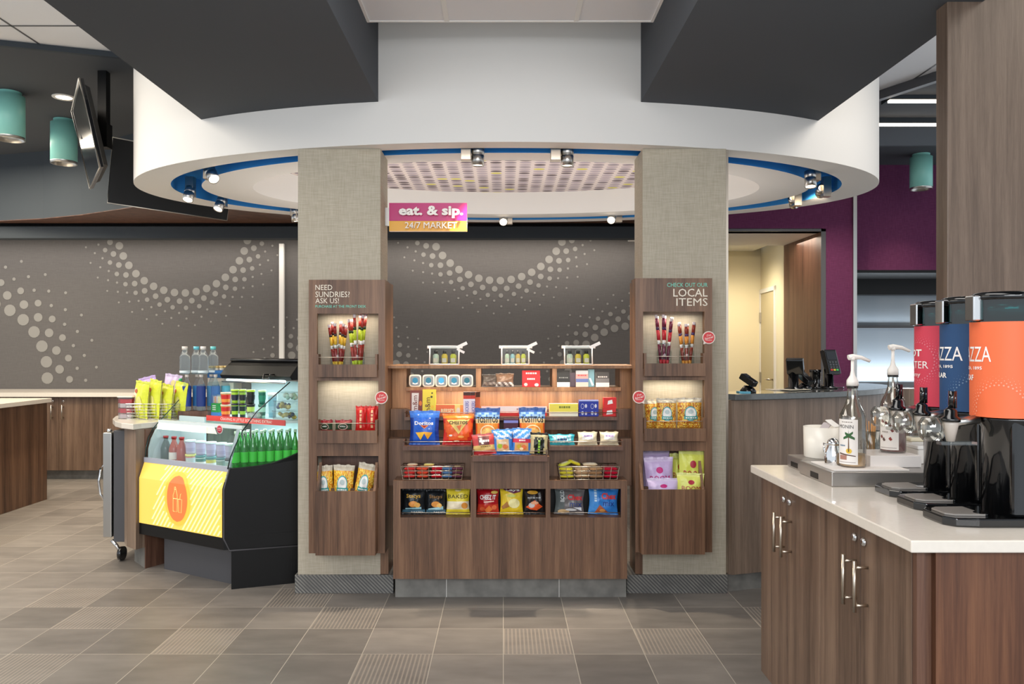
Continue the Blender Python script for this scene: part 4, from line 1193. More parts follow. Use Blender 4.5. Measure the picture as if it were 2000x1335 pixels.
def bag(label, x0, x1, top, D, zb_, paint, decor=(), group=None, cat='snack bag', tilt=-6, yaw=0, roll=0, th=0.05, name='snack_bag', seed=0, back=None, mat=None, res=(16, 20)):
    w = (x1 - x0) * D / F; h = za(top, D) - zb_; xc = xa((x0 + x1) / 2, D)
    t = thing(name, label, cat, (xc, D, zb_), group)
    T = Matrix.Translation((xc, D, zb_)) @ Matrix.Rotation(math.radians(yaw), 4, 'Z') @ Matrix.Rotation(math.radians(tilt), 4, 'X') @ Matrix.Rotation(math.radians(roll), 4, 'Y')
    rr = random.Random(seed * 31 + int(x0))
    ph = [rr.uniform(0, 6.28) for _ in range(6)]
    def prof(u, v):                         # u -1..1, v 0..1
        vv = min(1, max(0, (v - 0.05) / 0.9))
        return (max(0, 1 - abs(u) ** 2.2)) ** 0.6 * (max(0, math.sin(math.pi * vv))) ** 0.45
    def wr(u, v):
        return 0.0025 * (math.sin(9 * u + ph[0] + 5 * v) + math.sin(13 * v + ph[1] - 4 * u)) * prof(u, v) + (0.003 * math.sin(10 * u + ph[2]) if v > 0.9 or v < .08 else 0)
    def xs_(u, v): return u * w / 2 * (1 - 0.09 * math.sin(math.pi * min(1, max(0, v))) ** 1.0)
    def zz(u, v): return v * h + (0.004 * math.sin(7 * u + ph[3]) if v > 0.97 else 0)
    def fr(u, v, e=0.0): return (xs_(u, v), -th / 2 * prof(u, v) - wr(u, v) - e - 0.001, zz(u, v))
    def bk(u, v): return (xs_(u, v), th / 2 * prof(u, v) - wr(u, v) * .3 + 0.001, zz(u, v))
    pf = paint if callable(paint) else (lambda u, v: paint)
    mb = MB(T)
    mb.grid(lambda u, v: fr(u * 2 - 1, v), res[0], res[1], pf)
    bc = back or pf(0.02, 0.5)
    mb.grid(lambda u, v: bk(u * 2 - 1, v), 8, 12, lambda u, v: bc, True, True)
    b = mb.build('pouch', mat or M['foil'], t)
    for lo, hi in ((0.955, 1.0), (0.0, 0.04)):
        mb = MB(T)
        c = pf(0.5, (lo + hi) / 2); n = 22
        mb.grid(lambda u, v: (xs_(u * 2 - 1, lo) * 1.01, -0.003 - 0.001 * (round(u * n) % 2) - wr(u * 2 - 1, lo), lo * h + (hi - lo) * h * v), n, 1, lambda u, v: lerp(c, (255, 255, 255), 0.12), False)
        mb.build('seal', mat or M['foil'], t)
    if decor:
        mb = MB(T)
        decorate(mb, lambda x, z: fr(x * 2 - 1, z, 0.0015), decor)
        mb.build('print', M['ink'], t)
    return t
def carton(label, x0, x1, top, D, zb_, paint, decor=(), depth=0.03, group=None, cat='box', name='carton', yaw=0, tilt=0, roll=0, mat=None):
    w = (x1 - x0) * D / F; h = za(top, D) - zb_; xc = xa((x0 + x1) / 2, D)
    t = thing(name, label, cat, (xc, D, zb_), group)
    T = Matrix.Translation((xc, D, zb_)) @ Matrix.Rotation(math.radians(yaw), 4, 'Z') @ Matrix.Rotation(math.radians(tilt), 4, 'X') @ Matrix.Rotation(math.radians(roll), 4, 'Y')
    pf = paint if callable(paint) else (lambda u, v: paint)
    mb = MB(T); mb.grid(lambda u, v: ((u - .5) * w, 0, v * h), 10, 14, pf, False)
    c = pf(0.02, 0.02)
    mb.poly([(-w / 2, 0, h), (w / 2, 0, h), (w / 2, depth, h), (-w / 2, depth, h)], lerp(c, (255, 255, 255), .15))
    mb.poly([(w / 2, 0, 0), (w / 2, depth, 0), (w / 2, depth, h), (w / 2, 0, h)], c); mb.poly([(-w / 2, 0, 0), (-w / 2, 0, h), (-w / 2, depth, h), (-w / 2, depth, 0)], c)
    mb.poly([(-w / 2, depth, 0), (-w / 2, depth, h), (w / 2, depth, h), (w / 2, depth, 0)], c)
    mb.poly([(-w / 2, 0, 0), (-w / 2, depth, 0), (w / 2, depth, 0), (w / 2, 0, 0)], c)
    mb.build('box', mat or M['card'], t)
    if decor:
        mb = MB(T); decorate(mb, lambda x, z: ((x - .5) * w, -0.0012, z * h), decor); mb.build('print', M['ink'], t)
    return t
def speck(cols, n=26, seed=1):
    r = random.Random(seed); tb = {}
    def f(u, v):
        k = (int(u * n), int(v * n))
        if k not in tb: tb[k] = r.choice(cols)
        return tb[k]
    return f
W_ = (250, 248, 244); YL = (246, 214, 60); BKK = (18, 17, 20)

# ---------------------------------------------------------------- row 3 (large bags)
G3 = 'chip bags on the lower open tray'
def p_blue(u, v):
    if v > 0.8: return (60, 120, 214)
    return lerp((26, 84, 190), (40, 108, 216), v) if 0.12 < u < 0.88 else (20, 60, 150)
bag('bright blue tortilla chip bag with two yellow chips printed, at the kiosk left', 799, 859, 802, 4.26, ZS3 + .001, p_blue,
    [('t', 'Doritos', .16, .82, .58, .69, W_, .03), ('p', [(.36, .57), (.66, .57), (.51, .47)], (250, 150, 60)), ('p', [(.42, .555), (.6, .555), (.51, .50)], (180, 20, 40)), ('p', [(.2, .36), (.54, .38), (.38, .14)], (250, 190, 50)), ('p', [(.48, .38), (.8, .36), (.62, .16)], (244, 170, 44)),
     ('o', .3, .88, .03, .012, W_), ('o', .7, .78, .03, .012, W_), ('o', .68, .47, .025, .02, (190, 220, 255))], G3, name='chip_bag', th=.06, seed=1)
def p_org(u, v):
    if v > .86: return (242, 132, 40)
    if v < .16: return (206, 26, 30)
    return (236, 98, 36) if abs(u - .5) < (.9 - abs(v - .6)) * .6 else (214, 50, 34)
bag('orange and red puffed snack bag with a yellow panel, beside the bright blue bag', 864, 926, 808, 4.26, ZS3 + .001, p_org,
    [('p', [(.12, .80), (.88, .82), (.52, .34)], (240, 214, 110)), ('p', [(.18, .77), (.82, .785), (.52, .42)], (230, 196, 120)), ('t', 'CHEETOS', .2, .82, .66, .77, (60, 44, 20), .03), ('p', [(.45, .6), (.62, .64), (.56, .44)], (240, 120, 70)), ('o', .25, .30, .06, .03, W_), ('o', .6, .26, .1, .04, (250, 180, 90)), ('o', .45, .12, .09, .02, (250, 220, 190))], G3, name='chip_bag', th=.06, seed=2)
def p_tos(u, v):
    if v > .9: return (40, 78, 150)
    if v > .76: return (150, 190, 226) if (u + v * 3) % .3 < .2 else (70, 120, 190)
    if v > .66: return (230, 206, 150)
    return (240, 150, 50) if abs(u - .5) < .42 else (216, 84, 34)
for x0, x1, tp, lb in ((927, 977, 797, 'tan and blue corn chip bag lettered in black, left one behind the small blue bags'), (1013, 1066, 796, 'tan and blue corn chip bag lettered in black, right one beside the yellow box')):
    bag(lb, x0, x1, tp, 4.25, ZS4 + .001, p_tos, [('t', 'TOSTITOS', .06, .94, .66, .80, (30, 24, 22), .03), ('r', .52, .46, .32, .15, (250, 236, 190)), ('o', .52, .42, .28, .12, (238, 196, 110)), ('o', .5, .36, .18, .06, (206, 110, 50))], G3, name='chip_bag', th=.05, seed=3)
G3b = 'small snack bags on the projecting centre tray'
def p_sal(u, v):
    if v > .9: return (196, 90, 90)
    if v > .46: return (206, 70, 70) if u < .28 or u > .74 else (120, 70, 70)
    if v > .2: return (222, 186, 110)
    return (206, 56, 60)
bag('red and tan jerky bag at the left end of the projecting centre tray', 924, 970, 847, 4.13, ZS4 + .001, p_sal, [('t', 'Wild', .3, .75, .56, .74, W_, .02), ('t', 'BACON', .34, .8, .36, .40, (60, 40, 30), .02), ('p', [(.3, .82), (.42, .82), (.5, .5), (.4, .5)], (220, 210, 205))], G3b, th=.04, roll=-5, seed=4, tilt=-9)
def p_bl1(u, v):
    if v > .62: return (70, 150, 226) if math.sin(u * 18 + v * 30) > -.2 else (200, 220, 244)
    if v > .16: return (232, 196, 150) if abs(u - .5) < .34 else (60, 130, 210)
    return (50, 120, 210)
bag('light blue nut mix bag, second from left on the centre tray', 962, 1004, 838, 4.14, ZS4 + .001, p_bl1, [('t', 'TRAIL', .25, .8, .66, .78, W_, .02), ('o', .35, .34, .12, .1, (180, 210, 60)), ('o', .62, .3, .14, .09, (220, 120, 60)), ('o', .5, .46, .2, .05, (250, 230, 200))], G3b, th=.045, roll=-3, seed=5)
def p_bl2(u, v):
    if v > .62: return (80, 150, 226) if math.sin(u * 14 - v * 26) > -.2 else (210, 226, 246)
    if v > .46: return (214, 50, 80)
    if v > .16: return (226, 170, 110) if abs(u - .5) < .36 else (60, 130, 210)
    return (60, 130, 214)
bag('blue nut mix bag with a crimson band, beside the black and green bag', 999, 1037, 836, 4.135, ZS4 + .001, p_bl2, [('t', 'MIX', .35, .7, .49, .58, W_, .02), ('o', .36, .3, .12, .08, (214, 180, 60)), ('o', .64, .28, .14, .09, (224, 110, 50)), ('o', .5, .22, .1, .05, (250, 226, 180))], G3b, th=.045, roll=2, seed=6)
def p_blk(u, v):
    if v > .9: return (24, 22, 20)
    if v > .78: return (180, 170, 130)
    return (26, 28, 20) if abs(u - .5) < .3 - .1 * abs(v - .5) else (206, 190, 140)
bag('black and tan nut bag with green lettering at the right end of the centre tray', 1034, 1070, 845, 4.13, ZS4 + .001, p_blk, [('t', 'NUTS', .4, .6, .08, .66, (150, 200, 60), .03, 90), ('r', .5, .72, .12, .06, (230, 240, 190))], G3b, th=.04, roll=2, seed=7)
carton('dark purple carton tucked between the two tan and blue corn chip bags', 984, 1012, 818, 4.27, ZS4 + .001, (70, 24, 50), [('p', [(0, .88), (1, .88), (1, .96), (0, .96)], (130, 140, 210))], .03)
# row 3 right
def p_teal(u, v): return (60, 190, 206) if abs(u - .5) > .36 or v < .2 or v > .85 else ((200, 226, 234) if math.sin(u * 40 + v * 9) > 0 else (120, 200, 216))
bag('flat teal and silver cookie pack lying on the lower tray right of centre', 1071, 1123, 848, 4.25, ZS3 + .001, p_teal, [('t', 'OREO', .32, .7, .4, .66, (30, 60, 130), .03)], cat='cookie pack', name='cookie_pack', th=.04, seed=8)
for x0, x1, lb in ((1128, 1167, 'cream pastry pack with a lilac label, left of the pair at the tray right end'), (1171, 1208, 'cream pastry pack with a lilac label, right of the pair at the tray right end')):
    bag(lb, x0, x1, 843, 4.25, ZS3 + .001, lambda u, v: (238, 226, 192), [('p', [(.2, .4), (.8, .4), (.8, .86), (.2, .86)], W_), ('t', 'Danish', .3, .72, .62, .76, (150, 90, 200), .03)], 'cream pastry packs on the lower tray', 'pastry pack', name='pastry_pack', th=.045, seed=9)
# ---------------------------------------------------------------- row 2
Z2 = ZS2 + .001
def p_mm(u, v): return (132, 60, 50) if v > .15 else (200, 80, 60)
carton('brown and white candy pack standing at the left end of the middle tray', 801, 825, 762, 4.34, Z2, p_mm, [('p', [(.12, .1), (.62, .1), (.7, .9), (.12, .9)], (236, 222, 214)), ('t', 'm&m', .2, .58, .2, .8, (130, 44, 40), .03, 90), ('o', .84, .5, .12, .1, (230, 120, 50))], .02, 'candy packs on the middle tray', 'candy pack', 'candy_pack', tilt=-4)
carton('yellow candy pack standing beside the brown and white candy pack', 825, 851, 760, 4.34, Z2, (246, 220, 70), [('t', 'm&m', .2, .58, .1, .7, (96, 50, 30), .03, 90), ('o', .75, .35, .12, .06, (250, 200, 40)), ('o', .68, .72, .08, .04, (60, 50, 20)), ('o', .72, .86, .06, .03, (60, 50, 20))], .02, 'candy packs on the middle tray', 'candy pack', 'candy_pack', tilt=-4)
def p_reese(u, v): return (238, 120, 70) if u < .72 else ((250, 220, 130) if u < .93 else (240, 150, 70))
carton('low orange peanut butter cup pack with a yellow end', 851, 904, 790, 4.35, Z2, p_reese, [('t', "REESE'S", .2, .68, .3, .66, (254, 240, 190), .03), ('o', .83, .5, .07, .26, (240, 226, 200))], .03, None, 'candy pack', 'candy_pack')
for k, (x0, x1, yw) in enumerate(((905, 919, 0), (918, 931, 4), (928, 939, 40))):
    carton(['candy bar in white and blue wrapper, leftmost of the three upright brown-capped bars', 'candy bar in white and blue wrapper, middle of the three upright brown-capped bars', 'brown candy bar turned sideways, rightmost of the three upright bars'][k], x0, x1, 765, 4.33 + .006 * k, Z2,
        (lambda u, v: (70, 34, 24) if v > .86 else ((236, 232, 240) if v < .68 else (206, 60, 40))) if k < 2 else (lambda u, v: (70, 34, 24) if v > .8 else (176, 90, 60)), [('t', 'SNICKERS', .25, .75, .06, .62, (40, 60, 170), .03, 90)] if k < 2 else (), .018, 'upright candy bars on the middle tray', 'candy bar', 'candy_bar', yaw=yw)
carton('long low white and red box behind the corn chip bags', 940, 1068, 793, 4.365, Z2 - 0.0, lambda u, v: (238, 232, 228) if v > .45 else (206, 40, 40), [('t', 'KitKat', .54, .68, .55, .85, (180, 140, 140), .02)], .02, None, 'box', 'candy_carton')
carton('low yellow box on the middle tray beside the twin blue cartons', 1073, 1129, 788, 4.34, Z2, lambda u, v: (244, 232, 90) if v > .35 else (250, 248, 226), [('t', 'spice', .34, .72, .6, .86, (120, 130, 30), .02)], .035, None, 'box', 'carton')
for x0, x1, lb in ((1131, 1150, 'small royal blue carton, left one of the touching pair'), (1150, 1169, 'small royal blue carton, right one of the touching pair')):
    carton(lb, x0, x1, 781, 4.34, Z2, lambda u, v: (30, 50, 160) if v < .93 else (180, 190, 220), [('r', .35, .62, .16, .16, (220, 226, 240)), ('o', .7, .64, .12, .12, (220, 220, 236)), ('o', .35, .2, .14, .12, (200, 210, 236)), ('o', .7, .18, .12, .1, (220, 220, 236))], .03, 'twin blue cartons on the middle tray', 'box', 'carton')
carton('small red carton at the right end of the middle tray, bottom of the stacked pair', 1178, 1203, 797, 4.34, Z2, (214, 34, 36), [('p', [(.25, .2), (.75, .3), (.7, .8), (.3, .7)], W_)], .03, 'stacked red cartons', 'box', 'carton')
h_ = za(797, 4.34)
carton('small red carton resting on top of the other red carton', 1179, 1204, 776, 4.34, h_ + .0005, (222, 40, 40), [('p', [(.3, .35), (.72, .45), (.66, .8), (.34, .7)], W_)], .03, 'stacked red cartons', 'box', 'carton', yaw=2)
# ---------------------------------------------------------------- row 1 (see-through top row)
Z1 = zo0 + .001
wds = ['leftmost', 'second from left', 'middle', 'fourth from left', 'rightmost']
for k, x in enumerate((811, 837, 862, 887, 912)):
    c = pt(x, 739, 4.43); s = 0.035
    t = thing('snack_cup', 'square snack cup with a blue disc, %s of five in the top row' % wds[k], 'snack cup', (c.x, 4.43, Z1), 'snack cups in the kiosk top row')
    cz = Z1 + s
    def rs(sc, y, r=0.4):
        o_ = []
        for q in range(32):
            a = 2 * math.pi * q / 32; ca, sa = math.cos(a), math.sin(a)
            m_ = (abs(ca) ** 5 + abs(sa) ** 5) ** (-1 / 5)
            o_.append((c.x + s * sc * m_ * ca, y, cz + s * sc * m_ * sa))
        return o_
    mb = MB()
    def ring2(a_, b_, col):
        A_ = [mb.av(p) for p in a_]; B_ = [mb.av(p) for p in b_]
        for q in range(32): mb.af((A_[q], A_[(q + 1) % 32], B_[(q + 1) % 32], B_[q]), col, True)
    ring2(rs(.8, 4.52), rs(.98, 4.44), (222, 214, 204)); ring2(rs(.98, 4.44), rs(1, 4.43), (236, 224, 210)); ring2(rs(1, 4.43), rs(.8, 4.427), (236, 222, 206))
    mb.build('cup', M['plastic'], t)
    mb = MB(); mb.poly(rs(.80, 4.4268), (120, 128, 136)); mb.build('lid_film', M['foil'], t)
    mb = MB(); mb.disc(lambda a, b: (a, 4.4255, b), c.x, cz + .002, s * .46, [(30, 120, 160), (24, 100, 130), (50, 150, 206), (30, 116, 150), (20, 90, 110)][k], 20); mb.disc(lambda a, b: (a, 4.4258, b), c.x, cz - .4 * s, s * .45, (220, 226, 230), 16, s * .2)
    mb.build('print', M['ink'], t)
def crumple(label, x0, x1, top, D, zb_, col, c2, seed):
    return bag(label, x0, x1, top, D, zb_, lambda u, v: col if v > .35 else (c2 if math.sin(u * 20 + v * 13) > -.1 else (120, 112, 108)), (), 'crumpled packs in the kiosk top row', 'snack pack', name='snack_pack', th=.05, seed=seed)
crumple('crumpled dark clear pack at the left of the middle compartment', 941, 972, 731, 4.44, Z1, (92, 86, 82), (150, 142, 134), 21)
crumple('crumpled pack with a tan label and clear bottom in the middle compartment', 968, 1004, 729, 4.43, Z1, (132, 106, 88), (222, 218, 212), 22)
carton('red pack with white print in the middle compartment of the kiosk top row', 1020, 1055, 723, 4.44, Z1, (200, 24, 34), [('t', 'ADVIL', .2, .8, .75, .9, W_, .02), ('t', 'relief', .28, .7, .4, .56, W_, .02), ('o', .2, .14, .1, .1, (240, 200, 200)), ('o', .8, .12, .12, .1, (240, 210, 210))], .02, None, 'pack', 'red_pack', tilt=-5)
carton('black and white pack, leftmost in the kiosk top right compartment', 1088, 1113, 723, 4.43, Z1, lambda u, v: (22, 26, 30) if v > .28 else (236, 232, 222), [('t', 'TRAVEL', .15, .85, .5, .62, (120, 124, 126), .01)], .02, 'packs in the kiosk top right compartment', 'pack', 'travel_pack', tilt=-6)
carton('small dim purple pack between the black pack and the pink striped pack', 1112, 1125, 727, 4.46, Z1, (96, 84, 98), (), .02, 'packs in the kiosk top right compartment', 'pack', 'travel_pack')
carton('pink, white and blue striped pack in the kiosk top right compartment', 1125, 1149, 723, 4.43, Z1, lambda u, v: (216, 190, 180) if v < .28 else ((90, 110, 170) if v < .5 else ((214, 150, 146) if v < .78 else (190, 200, 210))), [('t', 'ALEVE', .15, .85, .64, .76, (190, 40, 60), .02)], .02, 'packs in the kiosk top right compartment', 'pack', 'travel_pack', tilt=-6)
carton('thin pale blue leaflet pack leaning behind the pink striped pack', 1149, 1161, 721, 4.45, Z1, (120, 168, 184), [('p', [(.1, .5), (.4, .5), (.9, .1), (.6, .05)], (230, 240, 244))], .008, 'packs in the kiosk top right compartment', 'pack', 'travel_pack', tilt=-4)
carton('black and white zigzag pack, rightmost in the kiosk top right compartment', 1164, 1190, 726, 4.43, Z1, lambda u, v: (52, 50, 52) if v > .6 else ((226, 222, 218) if v < .3 else (110, 108, 110)), [('t', 'COTTON', .15, .85, .6, .74, (210, 205, 200), .02)], .02, 'packs in the kiosk top right compartment', 'pack', 'travel_pack', tilt=-6)

# ---------------------------------------------------------------- clear toiletry pouches with little bottles
zt_ = zt + .0005
for k, (x0, x1, lb) in enumerate(((839, 896, 'leftmost'), (980, 1033, 'middle'), (1103, 1157, 'rightmost'))):
    D = 4.40; a, b = xa(x0, D), xa(x1, D); h = za(676, D) - zt_; cx = (a + b) / 2
    t = thing('toiletry_pouch', 'clear toiletry pouch with white zip and trim, %s of three on the kiosk top' % lb, 'pouch', (cx, D, zt_), 'clear toiletry pouches on the kiosk')
    mb = MB()
    mb.poly([(a, D, zt_), (b, D, zt_), (b, D + .02, zt_ + h), (a, D + .02, zt_ + h)]); mb.poly([(a, D + .06, zt_), (b, D + .06, zt_), (b, D + .04, zt_ + h), (a, D + .04, zt_ + h)])
    mb.poly([(a, D, zt_), (a, D + .06, zt_), (a, D + .04, zt_ + h), (a, D + .02, zt_ + h)]); mb.poly([(b, D, zt_), (b, D + .06, zt_), (b, D + .04, zt_ + h), (b, D + .02, zt_ + h)])
    mb.build('clear_body', M['clear'], t)
    mb = MB(); mb.col = (244, 244, 242)
    for p, q in (((a, D, zt_ + .003), (b, D, zt_ + .003)), ((a, D, zt_ + .003), (a, D + .02, zt_ + h)), ((b, D, zt_ + .003), (b, D + .02, zt_ + h))):
        mb.tube([p, q], 0.004, 5, (244, 244, 242))
    mb.build('white_trim', M['card'], t)
    mb = MB(); mb.box(a - .016, b + .02, D + .022, D + .038, zt_ + h - .012, zt_ + h + .004, (246, 246, 244)); mb.build('zip', M['card'], t, bevel=.002)
    mb = MB(); s = 1 if k < 2 else -1; ex = b + .012
    mb.extr([(-.03, 0), (.03, .028), (.038, .012), (-.02, -.014)], (ex, D + .015, zt_ + h), (1, 0, 0), (0, 0, 1), (0, .004, 0), (246, 246, 244))
    if k < 2: mb.extr([(-.02, 0), (.022, -.022), (.016, -.034), (-.026, -.012)], (ex, D + .012, zt_ + h - .008), (1, 0, 0), (0, 0, 1), (0, .004, 0), (240, 240, 238))
    mb.build('ribbon', M['card'], t)
    cols = [(204, 222, 206), (226, 200, 70), (206, 214, 60)]
    n = 3 if k != 1 else 4
    if n == 4: cols = [(204, 226, 200), (150, 200, 210), (226, 190, 80), (206, 220, 60)]
    for j in range(n):
        bx = a + (b - a) * (.2 + .6 * j / (n - 1)); r = .013 if n == 4 else .0175
        tt = thing('toiletry_bottle', ['pale green', 'yellow', 'lime yellow'][j] % () + ' mini bottle with black cap in the %s clear pouch' % lb if n == 3 else ['pale green', 'pale blue', 'amber', 'lime yellow'][j] + ' mini bottle with black cap in the %s clear pouch' % lb, 'bottle', (bx, D + .03, zt_ + .001), 'mini toiletry bottles')
        mb = MB(); mb.lathe([(r * .9, 0), (r, .004), (r, .052), (r * .5, .062), (r * .5, .066)], (bx, D + .03, zt_ + .001), 14, cols[j]); mb.build('bottle', M['plastic'], tt)
        mb = MB(); mb.lathe([(r * .62, .062), (r * .62, .08)], (bx, D + .03, zt_ + .001), 12, (24, 22, 20)); mb.build('cap', M['plastic'], tt)
        mb = MB(); mb.box(bx - r * .7, bx + r * .7, D + .03 - r - .0015, D + .03 - r - .0003, zt_ + .014, zt_ + .038, (236, 232, 216)); mb.build('label', M['card'], tt)

# ---------------------------------------------------------------- cubby bags
Z5 = oz0 + .001; GC = 'snack bags in the kiosk cubbies'; DC = 4.235
def p_stacy(u, v): return (70, 110, 130) if v < .2 and v > .05 else ((22, 26, 30) if v > .2 or abs(u - .5) > .3 else (16, 16, 20))
bag('black pita chip bag with gold script, leftmost in the kiosk cubbies', 785, 831, 955, DC, Z5, p_stacy, [('t', 'Stacys', .18, .82, .62, .82, (224, 176, 70), .02), ('o', .5, .42, .22, .12, (226, 150, 70)), ('o', .68, .38, .14, .1, (236, 176, 90)), ('p', [(.14, .22), (.86, .22), (.86, .30), (.14, .26)], (150, 196, 206)), ('t', 'BAKED', .4, .9, .06, .14, W_, .03)], GC, 'pita chip bag', name='pita_chip_bag', seed=31)
bag('black pita chip bag with brown script, beside the yellow baked chip bag', 832, 871, 956, DC, Z5, p_stacy, [('t', 'Stacys', .15, .85, .62, .80, (150, 110, 60), .02), ('o', .5, .42, .24, .12, (230, 156, 76)), ('o', .7, .36, .14, .1, (240, 190, 100)), ('p', [(.1, .2), (.9, .2), (.9, .34), (.1, .24)], (170, 214, 224)), ('t', 'BAKED', .4, .95, .06, .14, W_, .03)], GC, 'pita chip bag', name='pita_chip_bag', seed=32)
def p_bak(u, v): return (240, 218, 60) if v > .5 or v < .18 else lerp((240, 222, 170), (250, 244, 226), v * 1.4)
bag('yellow baked potato chip bag in the left cubby', 871, 918, 953, DC, Z5, p_bak, [('t', 'BAKED', .06, .94, .62, .76, (60, 60, 20), .035), ('o', .5, .92, .14, .05, (240, 226, 160)), ('o', .8, .34, .14, .12, (226, 150, 60)), ('o', .4, .34, .26, .1, (246, 232, 200))], GC, 'chip bag', name='chip_bag', seed=33)
def p_cz(u, v): return (176, 20, 32) if v > .4 else (206, 60, 40)
bag('dark red cheese cracker bag in the middle cubby', 931, 975, 954, DC, Z5, p_cz, [('t', 'CHEEZ IT', .12, .88, .58, .76, W_, .03), ('p', [(.3, .46), (.8, .5), (.8, .54), (.3, .50)], (250, 220, 200)), ('p', [(.34, .18), (.56, .36), (.72, .2), (.5, .04)], (240, 130, 60)), ('o', .24, .22, .12, .08, (226, 96, 50)), ('o', .8, .28, .12, .09, (230, 110, 60)), ('o', .8, .86, .16, .06, (226, 190, 90))], GC, 'cracker bag', name='cracker_bag', seed=34)
def p_lay(u, v): return (240, 208, 50) if v > .2 else (236, 200, 40)
bag('yellow potato chip bag with a purple ribbon print in the middle cubby', 976, 1022, 952, DC, Z5, p_lay, [('p', [(.1, .98), (.9, .98), (.9, .84), (.6, .78), (.2, .9)], (110, 30, 70)), ('t', 'Lays', .25, .85, .85, .96, W_, .03), ('o', .62, .42, .26, .18, (246, 236, 170)), ('p', [(.05, .3), (.3, .5), (.4, .3), (.1, .2)], (176, 120, 60)), ('o', .5, .7, .2, .05, (220, 226, 120))], GC, 'chip bag', name='chip_bag', seed=35)
bag('black chip bag with an orange wave print at the right of the middle cubby', 1023, 1065, 953, DC, Z5, lambda u, v: (30, 22, 22) if v > .2 else (24, 22, 24), [('p', [(.06, .28), (.5, .55), (.9, .3), (.6, .16), (.3, .2)], (232, 90, 36)), ('o', .35, .36, .16, .1, (196, 190, 186)), ('t', 'BBQ BOLD', .15, .8, .6, .68, (170, 170, 170), .02), ('o', .4, .84, .26, .07, (214, 160, 50)), ('o', .5, .45, .2, .06, (226, 160, 120))], GC, 'chip bag', name='chip_bag', seed=36)
def chex(base, side):
    return lambda u, v: base if u > .3 else side
bag('grey and brown snack mix bag in the right cubby', 1082, 1141, 955, DC, Z5, chex((110, 104, 104), (96, 104, 104)), [('t', 'Chex', .42, .96, .58, .8, (206, 40, 46), .035), ('t', 'mix', .5, .94, .32, .54, (36, 60, 130), .04), ('t', 'BOLD', .16, .3, .5, .95, (210, 214, 214), .02, 90), ('o', .3, .12, .2, .09, (226, 190, 140)), ('o', .55, .2, .2, .05, (226, 226, 226)), ('p', [(.62, .3), (.92, .3), (.92, .16)], (230, 230, 236))], GC, 'snack mix bag', name='snack_mix_bag', seed=37, roll=2)
bag('blue snack mix bag, rightmost in the kiosk cubbies', 1148, 1207, 954, DC, Z5, chex((50, 126, 206), (70, 146, 220)), [('t', 'Chex', .42, .94, .6, .84, (222, 60, 54), .035), ('t', 'mix', .48, .88, .34, .56, (24, 50, 130), .04), ('t', 'SNACK', .14, .28, .5, .96, (200, 226, 246), .02, 90), ('p', [(.2, .06), (.36, .38), (.7, .06)], (170, 84, 44)), ('o', .46, .16, .1, .06, (214, 150, 80))], GC, 'snack mix bag', name='snack_mix_bag', seed=38, roll=2)

# ---------------------------------------------------------------- wire baskets with packs
def basket(label, a, b, D0, D1, z, h, flare=0.012, rows=4, group=None, mat=None):
    t = thing('wire_basket', label, 'wire basket', ((a + b) / 2, (D0 + D1) / 2, z), group)
    mb = MB()
    def loop(f):
        e = flare * f; zz_ = z + 0.003 + (h - 0.003) * f
        return [(a - e, D0 - e * .4, zz_), (b + e, D0 - e * .4, zz_), (b + e, D1 + e * .4, zz_), (a - e, D1 + e * .4, zz_)]
    for k in range(rows): mb.tube(loop(k / (rows - 1)), 0.0016 if k < rows - 1 else 0.0028, 5, closed=True)
    n = max(5, int((b - a) / 0.035))
    for k in range(n + 1):
        u = k / n
        for side in (0, 1):
            p0 = Vector(loop(0)[0 if side == 0 else 3]).lerp(Vector(loop(0)[1 if side == 0 else 2]), u); p1 = Vector(loop(1)[0 if side == 0 else 3]).lerp(Vector(loop(1)[1 if side == 0 else 2]), u)
            mb.tube([p0, p1], 0.0014, 4)
        mb.tube([Vector(loop(0)[0]).lerp(Vector(loop(0)[1]), u), Vector(loop(0)[3]).lerp(Vector(loop(0)[2]), u)], 0.0014, 4)
    mb.build('wire_frame', mat or M['nickel'], t)
    return t
ZBK = z4 + .0005
ba0, ba1 = xa(788, 4.2), xa(902, 4.2)
basket('wire basket of red and blue snack bars on the kiosk ledge, left side', ba0, ba1, 4.175, 4.29, ZBK, .072, group='wire baskets on the kiosk ledge')
bb0, bb1 = xa(1094, 4.2), xa(1204, 4.2)
basket('wire basket of yellow, tan and crimson bars on the kiosk ledge, right side', bb0, bb1, 4.175, 4.29, ZBK, .072, group='wire baskets on the kiosk ledge')
def flatpack(label, x, y, z, w, d, th, col, c2, yaw, grp, tilt=0):
    T = Matrix.Translation((x, y, z)) @ Matrix.Rotation(math.radians(yaw), 4, 'Z') @ Matrix.Rotation(math.radians(tilt), 4, 'Y')
    def pr(u, v): return (max(0, 1 - abs(u) ** 4)) ** .5 * (max(0, 1 - abs(v) ** 2.5)) ** .6
    mb = MB(T)
    pf = lambda u, v: c2 if (abs(u - .5) < .22 and abs(v - .5) < .36) or abs(u - .5) > .46 else col
    mb.grid(lambda u, v: ((u - .5) * w, (v - .5) * d, th / 2 + th / 2 * pr(u * 2 - 1, v * 2 - 1)), 12, 6, pf)
    mb.grid(lambda u, v: ((u - .5) * w, (v - .5) * d, th / 2 - th / 2 * pr(u * 2 - 1, v * 2 - 1)), 12, 6, pf, True, True)
    o = mb.build('snack_bar', M['foil'], loc=(x, y, z))
    tag(o, label, 'snack bar', grp)
    return o
L_ = ['bottom', 'middle', 'top']
